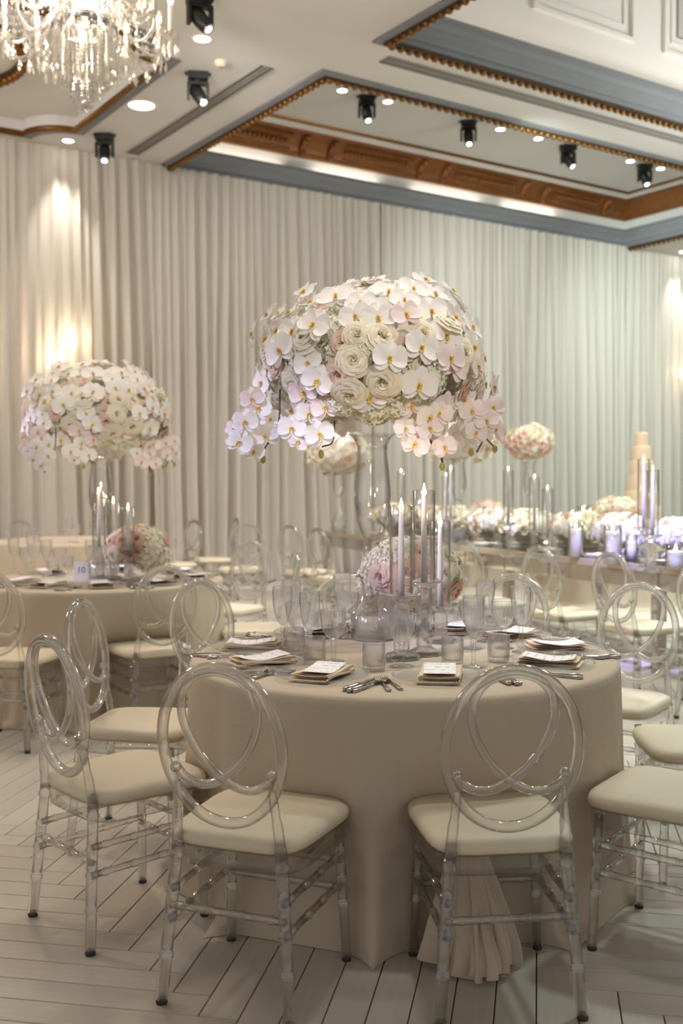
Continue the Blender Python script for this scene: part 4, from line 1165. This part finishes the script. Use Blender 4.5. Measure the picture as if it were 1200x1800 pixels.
# ================================================================== CANDLES
def flame_mb(): return MB().lathe([(.0005, 0), (.0042, .007), (.0048, .013), (.003, .022), (.0004, .033)], 10)
flame_me = flame_mb().mesh('flame', M['flame'])
def taper_set(zb, ztop, label, loc, sleeve=True, group='taper candles in glass sleeves on crystal holders', light=0.0):
    """crystal column holder with bobeche at zb (above table), candle up to ztop, glass sleeve"""
    t = thing('taper_candle_holder', label, 'candle', loc, random.uniform(0, .7), group)
    b = MB(); b.lathe([(0, .0), (.062, .0), (.066, .006), (.058, .016), (.03, .026), (.024, .03)], 8)
    obj('foot', b, M['crystal'], t, False)
    b = MB(); b.lathe([(.026, .026), (.029, .04), (.029, zb - .045), (.024, zb - .03)], 6); obj('column', b, M['crystal'], t, False)
    b = MB(); b.lathe([(.02, zb - .032), (.026, zb - .022), (.045, zb - .012), (.068, zb), (.069, zb + .003), (.045, zb - .004), (.012, zb - .006), (.0, zb - .006)], 24); obj('bobeche', b, M['crystal'], t)
    b = MB(); b.lathe([(.0, zb - .004), (.0115, zb - .004), (.0108, zb + (ztop - zb) * .5), (.008, ztop - .006), (.005, ztop), (0, ztop)], 14); c = obj('taper_candle', b, M['wax'], t)
    w = MB(); w.tube([(0, 0, ztop - .001), (.001, 0, ztop + .009)], .0011, 5); obj('wick', w, M['rubber'], c)
    f = link('flame', flame_me, c); f.location = (.001, 0, ztop + .006)
    if sleeve:
        h = ztop + .012; b = MB(); b.lathe([(.0405, zb + .003), (.0405, h), (.039, h + .0015), (.038, h), (.038, zb + .003)], 28); obj('glass_sleeve', b, M['glass'], t)
    if light: point(Vector(loc) + Vector((0, 0, ztop + .03)), light, (1, .66, .34), .012)
    return t
taper_set(.262, .568, 'tallest taper candle of three on the main table, on a crystal column', (.29, 3.68, TZ), light=.5)
taper_set(.222, .518, 'left taper candle of three on the main table, behind the goblets', (.205, 3.60, TZ), light=.5)
taper_set(.143, .447, 'right taper candle of three on the main table, on the shortest column', (.373, 3.96, TZ), light=.5)
taper_set(.21, .53, 'left taper candle on the left round table under the tall flowers', (-1.485, 6.40, TZ), light=.4)
taper_set(.17, .475, 'middle taper candle on the left round table', (-1.40, 6.42, TZ), light=.4)
taper_set(.20, .44, 'right taper candle on the left round table before the peach roses', (-1.265, 6.20, TZ), light=.4)

def pillar(loc, r, h, label, amber=False, group='pillar candles in glass cylinders', lit=.3):
    t = thing('pillar_candle', label, 'candle', loc, 0, group)
    b = MB(); b.lathe([(0, .006), (r, .006), (r, h), (r * .85, h - .004), (0, h - .006)], 24); c = obj('candle', b, M['waxgold'] if amber else M['wax'], t)
    f = link('flame', flame_me, c); f.location = (0, 0, h); f.scale = (1.5,) * 3
    b = MB(); b.lathe([(0, .001), (r * 1.22, .001), (r * 1.25, .006), (r * 1.25, h + .05), (r * 1.2, h + .05), (r * 1.2, .006)], 28); obj('glass_cylinder', b, M['glass'], t)
    if lit: point(Vector(loc) + Vector((0, 0, h + .03)), lit, (1, .66, .34), .012)
    return t

# ================================================================== TABLEWARE
def glass_flute():
    t = thing('champagne_flute', '', 'glass')
    b = MB(); b.lathe([(.0345, .236), (.0350, .225), (.034, .18), (.030, .15), (.022, .122), (.013, .104), (.007, .098)], 88, flute=.045, nf=22, fr=(.11, .23)); b.tube([(.0346 * cos(2 * pi * k / 30), .0346 * sin(2 * pi * k / 30), .236) for k in range(30)], .0012, 6, True); obj('bowl', b, M['fluted'], t)
    b = MB(); b.lathe([(.007, .098), (.0085, .09), (.0075, .06), (.006, .03), (.008, .012), (.018, .006), (.033, .004), (.034, .0015), (0, .001)], 24, flute=.0); obj('stem', b, M['glass'], t)
    return t
def glass_goblet():
    t = thing('wine_goblet', '', 'glass')
    b = MB(); b.lathe([(.0435, .178), (.0440, .168), (.0415, .135), (.037, .115), (.028, .092), (.015, .078), (.008, .072)], 88, flute=.045, nf=22, fr=(.085, .172)); b.tube([(.0436 * cos(2 * pi * k / 30), .0436 * sin(2 * pi * k / 30), .178) for k in range(30)], .0012, 6, True); obj('bowl', b, M['fluted'], t)
    b = MB(); b.lathe([(.008, .072), (.0095, .066), (.008, .045), (.0065, .02), (.009, .01), (.02, .006), (.036, .004), (.037, .0015), (0, .001)], 24); obj('stem', b, M['glass'], t)
    return t
def glass_tumbler():
    t = thing('tumbler', '', 'glass')
    b = MB(); b.lathe([(.036, .092), (.0372, .088), (.0355, .03), (.034, .006), (.03, .001), (0, .001)], 80, flute=.05, nf=20, fr=(.004, .075)); b.tube([(.0358 * cos(2 * pi * k / 30), .0358 * sin(2 * pi * k / 30), .092) for k in range(30)], .0012, 6, True); obj('wall', b, M['fluted'], t)
    b = MB(); b.lathe([(.0355, .091), (.034, .085), (.0325, .018), (0, .014)], 30); obj('inner_wall', b, M['glass'], t)
    return t
GL = dict(f=glass_flute(), g=glass_goblet(), t=glass_tumbler()); GLN = dict(f='ribbed champagne flute', g='ribbed wine goblet', t='ribbed cut glass tumbler'); used = set()
def put_glass(k, x, y, label, group, s=1.0, z=TZ):
    if k not in used:
        used.add(k); o = GL[k]; o.location = (x, y, z); o['label'] = label; o['group'] = group; o.scale = (s,) * 3
        return o
    return clone(GL[k], (x, y, z), random.uniform(0, 3), label, group, s)

def charger_proto():
    t = thing('charger_plate', '', 'plate')
    b = MB(); b.lathe([(0, .004), (.095, .004), (.105, .007), (.14, .015), (.1475, .0165), (.148, .014), (.14, .011), (.105, .002), (.09, .0005), (0, .0005)], 56); obj('plate', b, M['plate'], t)
    b = MB()
    for k in range(88):
        a = 2 * pi * k / 88; b.octa((.147 * cos(a), .147 * sin(a), .0165), .0043, .004)
    o = obj('beaded_rim', b, M['plate'], t); o['kind'] = 'stuff'
    return t
def napkin_proto():
    t = thing('folded_napkin', '', 'napkin')
    b = MB()
    for q in range(4):
        w, l = .064 - q * .001, .105 - q * .004; z = q * .0045; off = .006 * (q % 2)
        def fn(i, j, w=w, l=l, z=z, off=off):
            x = (i * 2 - 1) * w + off * .3; y = (j * 2 - 1) * l + off
            return (x, y, z + .0035 * sin(j * 5 + q) + .004 * (i * 2 - 1) ** 2 * (1 if q else .3) + .003)
        b.grid(fn, 6, 8)
        def fn2(i, j, w=w, l=l, z=z, off=off):
            a = -pi / 2 + pi * i; return (w + off * .3 + .003 * cos(a), (j * 2 - 1) * l + off, z + .0035 * sin(j * 5 + q) + .007 + .0028 * sin(a))
        b.grid(fn2, 4, 8)
    obj('napkin', b, M['napkin'], t)
    return t
def menu_proto():
    b = MB()
    def fn(i, j): return ((i * 2 - 1) * .05, (j * 2 - 1) * .085, .0225 + .006 * (j * 2 - 1) ** 2 + .0035 * sin(j * 5 + 3) - .002)
    b.grid(fn, 4, 8)
    o = obj('menu_card', b, M['menu']); return tag(o, '', 'menu card')
def knife_me():
    b = MB()
    def blade(i, j):
        y = .012 + .105 * j; w = .0085 * (1 - .55 * max(0, (j - .6) / .4) ** 2)
        return ((i * 2 - 1) * w * (1 if i < .5 else .8), y, .0025 + .001 * sin(pi * i))
    b.grid(blade, 4, 8); b.tube([(0, .014, .004), (0, -.02, .0055), (0, -.07, .0065), (0, -.095, .0068), (0, -.103, .006)], [.004, .006, .0072, .0085, .004], 8)
    return b.mesh('table_knife', M['steel'])
def fork_me():
    b = MB()
    b.tube([(0, -.098, .003), (0, -.09, .0035), (0, -.06, .004), (0, 0, .006), (0, .035, .008)], [.004, .0085, .006, .0035, .004], 8)
    def head(i, j):
        return ((i * 2 - 1) * (.005 + .007 * min(1, j * 1.6)), .033 + .028 * j, .008 - .003 * j)
    b.grid(head, 4, 3)
    for x in (-.0105, -.0035, .0035, .0105): b.tube([(x, .058, .005), (x, .08, .005), (x * .95, .102, .009)], [.0018, .0016, .0008], 5)
    return b.mesh('dinner_fork', M['steel'])
def spoon_me():
    b = MB()
    b.tube([(0, -.098, .003), (0, -.09, .0035), (0, -.06, .004), (0, 0, .006), (0, .045, .005)], [.004, .0085, .006, .0035, .004], 8)
    def bowl(i, j):
        u = i * 2 - 1; t = j; w = .018 * sqrt(max(0, 1 - (2 * t - 1) ** 2)) + .0005
        return (u * w, .042 + .058 * t, .003 + .006 * (u * u) + .004 * (2 * t - 1) ** 2)
    b.grid(bowl, 6, 8)
    return b.mesh('spoon', M['steel'])
CH0, NP0, MN0 = charger_proto(), napkin_proto(), menu_proto()
CUT = dict(k=(knife_me(), 'table_knife', 'knife', 'silver table knife'), f=(fork_me(), 'dinner_fork', 'fork', 'silver dinner fork'), s=(spoon_me(), 'spoon', 'spoon', 'silver spoon'))
_st = [True]
def setting(C, ang, r, phrase, gsuffix, cutlery=True, menu=True, nrot=0.0, jig=0.0):
    """ang measured from the direction of the camera (-y), positive to the left"""
    o_ = Vector((-sin(ang), -cos(ang), 0)); p = Vector((C[0], C[1], TZ)) + o_ * r
    rz = atan2(-o_.y, -o_.x) - pi / 2
    if _st[0]: a, b, c = CH0, NP0, MN0; _st[0] = False
    else: a, b = clone(CH0, p), clone(NP0, p); c = MN0.copy() if menu else None; c and COL.objects.link(c)
    a.location = p; a.rotation_euler = (0, 0, rz); a['label'] = 'clear beaded glass charger plate ' + phrase; a['group'] = 'glass chargers ' + gsuffix
    b.location = p + Vector((0, 0, .006)); b.rotation_euler = (0, 0, rz + nrot); b['label'] = 'folded cream napkin ' + phrase; b['group'] = 'folded napkins ' + gsuffix
    if c:
        c.location = p + Vector((0, 0, .0065)); c.rotation_euler = (0, 0, rz + nrot + .05); c['label'] = 'white menu card on napkin ' + phrase; c['group'] = 'menu cards ' + gsuffix
    if cutlery:
        right = Vector((cos(rz), sin(rz), 0)); fwd = Vector((-sin(rz), cos(rz), 0))
        for kind, off, back, tw, nm in (('k', .165, .045, .12, 'inner'), ('k', .188, .055, .1, 'outer'), ('f', -.165, .05, .05, 'inner'), ('f', -.195, .06, -.04, 'outer'), ('s', .21, .05, .0, '')):
            me, n_, cat, lb = CUT[kind]
            q = p + right * off - fwd * back
            if hypot(q.x - C[0], q.y - C[1]) > .70: q = Vector((C[0], C[1], TZ)) + (Vector((q.x - C[0], q.y - C[1], 0)).normalized() * .68)
            o = link(n_, me); o.location = (q.x, q.y, TZ + .0005); o.rotation_euler = (0, 0, rz + tw)
            tag(o, (lb + ' ' + (nm + ' of pair ' if nm else '') + phrase).replace('silver', 'silver'), cat, 'cutlery ' + gsuffix)
SET1 = [(33, .51, 'before the front left chair', 0.15), (-11, .47, 'before the front right chair', -.35), (69, .52, 'at the left side of the main table', .1), (104, .56, 'at the far left side of the main table', .2), (143, .56, 'at the back left of the main table', 0),
        (179, .56, 'at the back of the main table behind the vase', 0), (-64, .53, 'on the right, just beyond the front right chair', .1), (-97, .57, 'at the far right rim of the main table', 0), (-128, .57, 'at the back right of the main table', .1), (-154, .57, 'at the back right, behind the goblets', 0)]
for a, r, ph, nr in SET1: setting(C1, radians(a), r, ph, 'on the main table', nrot=nr)
G_ = 'ribbed glasses on the main table'
PH = [('f', 497, 1146, 'far left on the main table'), ('f', 545, 1160, 'left of the front goblet'), ('g', 586, 1163, 'standing alone left of the vase, rim in front of it'), ('g', 524, 1143, 'between the two left flutes'), ('t', 517, 1150, 'at the left behind the napkins'), ('t', 553, 1168, 'before the left goblet'),
      ('t', 657, 1179, 'before the vase at centre front'), ('g', 706, 1172, 'under the left taper candle'), ('f', 683, 1163, 'just left of the goblet under the candle'), ('f', 832, 1173, 'right of the candles, nearest the camera'), ('t', 795, 1169, 'at the foot of the candle columns'), ('t', 876, 1163, 'right of the front right flute'),
      ('g', 885, 1140, 'on the right, before the right flute'), ('f', 915, 1147, 'furthest right on the main table'), ('g', 829, 1140, 'behind the nearest right flute'), ('f', 853, 1128, 'behind the right goblets'), ('f', 513, 1128, 'behind the leftmost flute'), ('g', 610, 1122, 'left of the vase foot, near the back'), ('f', 602, 1112, 'at the back left of the vase'), ('t', 570, 1116, 'at the back left of the table')]
for k, px, py, ph in PH:
    p = onplane(px, py, TZ); put_glass(k, p.x, p.y, GLN[k] + ' ' + ph, G_)
G_2 = 'ribbed glasses on the left table'
for i, (a, r, ph) in enumerate([(25, .50, 'at the front left of the left table'), (-12, .50, 'at the front right of the left table'), (62, .52, 'at the left end of the left table'), (-50, .54, 'right front of the left table behind a chair back'), (-90, .55, 'at the right end of the left table'), (-130, .55, 'at the back right of the left table'), (180, .55, 'at the back of the left table'), (130, .55, 'at the back left of the left table')]):
    setting(T2, radians(a), r, ph, 'on the left table', cutlery=i < 5, nrot=.1 * (i % 3))
for k, px, py, ph in [('f', 25, 1008, 'at the far left of the left table'), ('g', 46, 1010, 'second from the left on the left table'), ('g', 60, 1004, 'third from the left on the left table'), ('f', 82, 1014, 'fourth from the left on the left table'), ('g', 105, 1014, 'left of the table number card'), ('t', 94, 1010, 'left of the number card'),
                      ('f', 160, 1016, 'just right of the number card'), ('g', 176, 1014, 'right of the number card under the candles'), ('f', 231, 1010, 'before the peach roses'), ('g', 222, 1006, 'before the right taper candle'), ('f', 288, 996, 'furthest right on the left table'), ('g', 276, 998, 'right end of the left table'), ('t', 120, 1000, 'behind the number card'), ('t', 200, 1008, 'at the foot of the candle columns on the left table'), ('f', 55, 990, 'at the back left of the left table'), ('g', 300, 990, 'at the back right of the left table')]:
    p = onplane(px, py, TZ); put_glass(k, p.x, p.y, GLN[k] + ' ' + ph, G_2)
# table number card
tn = onplane(143, 1020, TZ)
t = thing('table_number_card', 'white table number card reading 10 on the left table', 'sign', (tn.x, tn.y, TZ), radians(8))
b = MB(); b.box((0, 0, .056), (.085, .004, .112)); b.box((0, .012, .003), (.09, .03, .006)); obj('card', b, M['card'], t, False)
fc = bpy.data.curves.new('numeral', 'FONT'); fc.body = '10'; fc.size = .052; fc.align_x = 'CENTER'; fc.align_y = 'CENTER'; fc.extrude = .0004; fc.materials.append(M['ink'])
o = link('numeral', fc, t); me_ = bpy.data.meshes.new_from_object(o); bpy.data.objects.remove(o); bpy.data.curves.remove(fc)
o = link('numeral', me_, t); o.matrix_local = Matrix.Translation((0, -.0025, .062)) @ Matrix.Rotation(pi / 2, 4, 'X')

# ================================================================== LONG MIRRORED TABLE
E0 = Vector((2.27, 6.95, 0)); ED = Vector((-.444, .896, 0)).normalized(); EN = Vector((ED.y, -ED.x, 0))
def LT(t, n, z=0.0): p = E0 + ED * t + EN * n; return Vector((p.x, p.y, z))
lt_rz = atan2(ED.y, ED.x)
T0, T1, WD = -1.6, 5.75, 1.15
lt = thing('mirrored_long_table', 'long mirrored dining table with champagne frame at right, covered in white flowers', 'table', LT((T0 + T1) / 2, WD / 2), lt_rz)
LL = T1 - T0
b = MB(); b.box((0, 0, .742), (LL, WD, .046)); o = obj('frame', b, M['champ'], lt, False)
b = MB(); b.box((0, 0, .7655), (LL - .05, WD - .05, .002)); obj('mirror_top', b, M['mirror'], lt, False)
me = MB().box((0, 0, 0), (.58, .012, .115)).mesh('mirror_panel', M['mirror'], False); me2 = MB().box((0, 0, 0), (LL - .1, .02, .125)).mesh('apron', M['champ'], False)
for s in (-1, 1):
    o = link('apron', me2, lt); o.location = (0, s * (WD / 2 - .05), .655)
    for k in range(12):
        o = link('mirror_panel', me, lt); o.location = (-LL / 2 + .34 + k * .607, s * (WD / 2 - .038), .655)
me = MB().box((0, 0, .31), (.075, .075, .6)).mesh('leg', M['champ'], False); mep = MB().box((0, 0, .31), (.05, .079, .54)).mesh('mirror_inlay', M['mirror'], False)
for k in range(5):
    for s in (-1, 1):
        o = link('leg', me, lt); o.location = (-LL / 2 + .12 + k * (LL - .24) / 4, s * (WD / 2 - .07), 0)
        link('mirror_inlay', mep, o)
# flower runner: low garland pieces standing side by side
rn = [link('bloom_mass', far_cluster((.30, .24, .15), 20 + k, 1.25, 60, (4, 2, 1, 4))) for k in range(2)]
for m_ in rn: bpy.data.objects.remove(m_)
runner = [m for m in bpy.data.meshes if m.name.startswith('bloom_mass')][-2:]
gar = ['under the left tapers', 'behind the first chair of the row', 'beside the tall glass cylinders', 'at the right frame edge', 'near the middle of the long table', 'before the far tapers', 'toward the far end of the long table', 'next to last at the far end', 'at the far end by the swept drape']
for k in range(9):
    t_ = thing('flower_garland', 'mound of white roses and orchids ' + gar[k], 'flower arrangement', LT(.1 + k * .62, .66 + .05 * (k % 2), .768), lt_rz + .2 * k, 'white flower runner on the long table')
    o = link('bloom_mass', runner[k % 2], t_); o.location = (0, 0, .15); o.scale = (.92, .92, .95); o['kind'] = 'stuff'
    b = MB(); b.box((0, 0, .02), (.34, .18, .035)); obj('tray', b, M['hyd'], t_, False)
far_bouquet(LT(3.3, .36, .768), (.40, .40, .27), 1.03, 11, 'tall blush and white bouquet on the long table, half hidden by the main flowers', 130, (4, 2, 2, 2))
far_bouquet(LT(5.58, .20, .768), (.36, .36, .25), .90, 12, 'tall white bouquet at the far end of the long table, seen under the main flowers', 120, (5, 2, 1, 3))
far_bouquet((2.26, 12.6, TZ), (.26, .26, .19), 1.02, 13, 'small blush and cream bouquet against the drape, right of centre', 120, (1, 3, 4, 2))
# tapers of the long table
for px, d, zb, zt, lab in [(893, 8.1, .26, .66, 'tall taper candle pair member nearest the blush bouquet, alone at left'), (939, 7.9, .22, .60, 'taper candle at the long table, left of the close pair'), (962, 7.6, .18, .52, 'shorter taper candle right of its neighbour before the drape'),
                           (1131, 6.9, .28, .72, 'tall taper candle in front of the tiered cake, left of two'), (1147, 6.75, .24, .65, 'taper candle in front of the tiered cake, right of two'),
                           (784, 9.6, .22, .62, 'far taper candle right of the main candles, left of two'), (792, 9.4, .26, .68, 'far taper candle right of the main candles, right of two'), (705, 10.6, .24, .66, 'far taper candle seen beside the trumpet vase')]:
    taper_set(zb, zt, lab, ((px - 600) / F_PX * d, d, TZ), True, 'taper candles along the long table')
for px, d, r, h, lab, am in [(1077, 7.35, .05, .23, 'wide white pillar candle in the tallest glass cylinder', False), (1012, 7.95, .045, .22, 'white pillar candle in glass behind the goblets', False), (1188, 6.95, .055, .12, 'short white pillar candle at the right frame edge', False), (1110, 7.7, .035, .14, 'small pinkish pillar candle before the cake', False)]:
    pillar(((px - 600) / F_PX * d, d, TZ), r, h, lab, am)
# place settings and glasses along the near edge
for k, tt in enumerate((.35, 1.05, 1.75, 2.6, 3.6, 4.6)):
    p = LT(tt, .20, .767); ph = ['at the right frame edge', 'before the third near chair', 'before the second near chair', 'before the first near chair', 'toward the far end', 'at the far end'][k] + ' of the long table'
    a = clone(CH0, p, lt_rz, 'dark edged glass charger ' + ph, 'chargers on the long table'); n_ = clone(NP0, p + Vector((0, 0, .006)), lt_rz + .1 + pi / 2 * (k % 2), 'cream napkin ' + ph, 'napkins on the long table')
    for q, (kk, dt, dn) in enumerate((('g', .16, .22), ('f', .24, .17), ('t', .10, .19))):
        g_ = LT(tt + dt, .20 + dn, .767); put_glass(kk, g_.x, g_.y, GLN[kk] + ' ' + ph, 'glasses on the long table', 1, .767)

# ================================================================== FAR TABLES
low_arrangement((2.92, 11.12, TZ), 'low cream and peach arrangement on the far table before the cake', [], 15, (.26, .2, .17), .22, 34, (4, 2, 2, 2))
low_arrangement((1.78, 12.75, TZ), 'small low rose arrangement on the far table under the blush bouquet', [], 16, (.2, .17, .14), .19, 30, (2, 4, 1, 2))
for k, (x, y, r, h) in enumerate([(2.55, 11.05, .055, .25), (2.47, 11.2, .045, .20), (1.94, 12.42, .06, .16), (2.15, 12.4, .045, .13), (2.66, 11.2, .04, .22)]):
    pillar((x, y, TZ), r, h, ['fat amber pillar candle left of the cream far arrangement', 'amber pillar candle at the left end of the far right table', 'wide amber pillar candle on the far table at left', 'small amber pillar candle beside the low far roses', 'slim amber pillar candle beside the cream far arrangement'][k], True, 'amber pillar candles on the far tables')
for k, (x, y) in enumerate([(-2.55, 10.05), (-2.65, 10.2), (-2.4, 10.15), (-2.95, 10.1)]):
    put_glass('gfgt'[k], x, y, GLN['gfgt'[k]] + ' on the far left table, ' + ['right of its centre', 'left of the other far goblet', 'nearest the tall vase', 'at the left'][k], 'glasses on the far left table')

# ---- tiered cake on a round stand table
ck = thing('tiered_cake', 'tall ivory tiered cake in shade before the right drape', 'cake', (3.72, 13.0, .80))
tier = MB()
for k, (r, h) in enumerate([(.24, .20), (.205, .19), (.17, .19), (.145, .18), (.115, .18), (.085, .17)]):
    z0 = [0, .20, .39, .58, .76, .94][k]
    b = MB(); b.lathe([(0, z0), (r, z0), (r, z0 + .012), (r * .99, z0 + h - .015), (r * .96, z0 + h), (0, z0 + h)], 32); b.lathe([(r * 1.0, z0), (r * 1.03, z0 + .008), (r * 1.0, z0 + .018)], 32); obj('tier', b, M['cake'], ck)
t = thing('cake_table', 'round cloth covered stand under the tiered cake', 'table', (3.72, 13.0, 0))
b = MB(); b.lathe([(.42, 0.002), (.40, .2), (.385, .6), (.38, .775), (.37, .786), (0, .788)], 60, flute=.02, nf=15, fr=(0, .65)); obj('cloth', b, M['drape'], t)
b = MB(); b.lathe([(.3, .789), (.3, .799), (0, .7995)], 32); obj('cake_board', b, M['champ'], t)
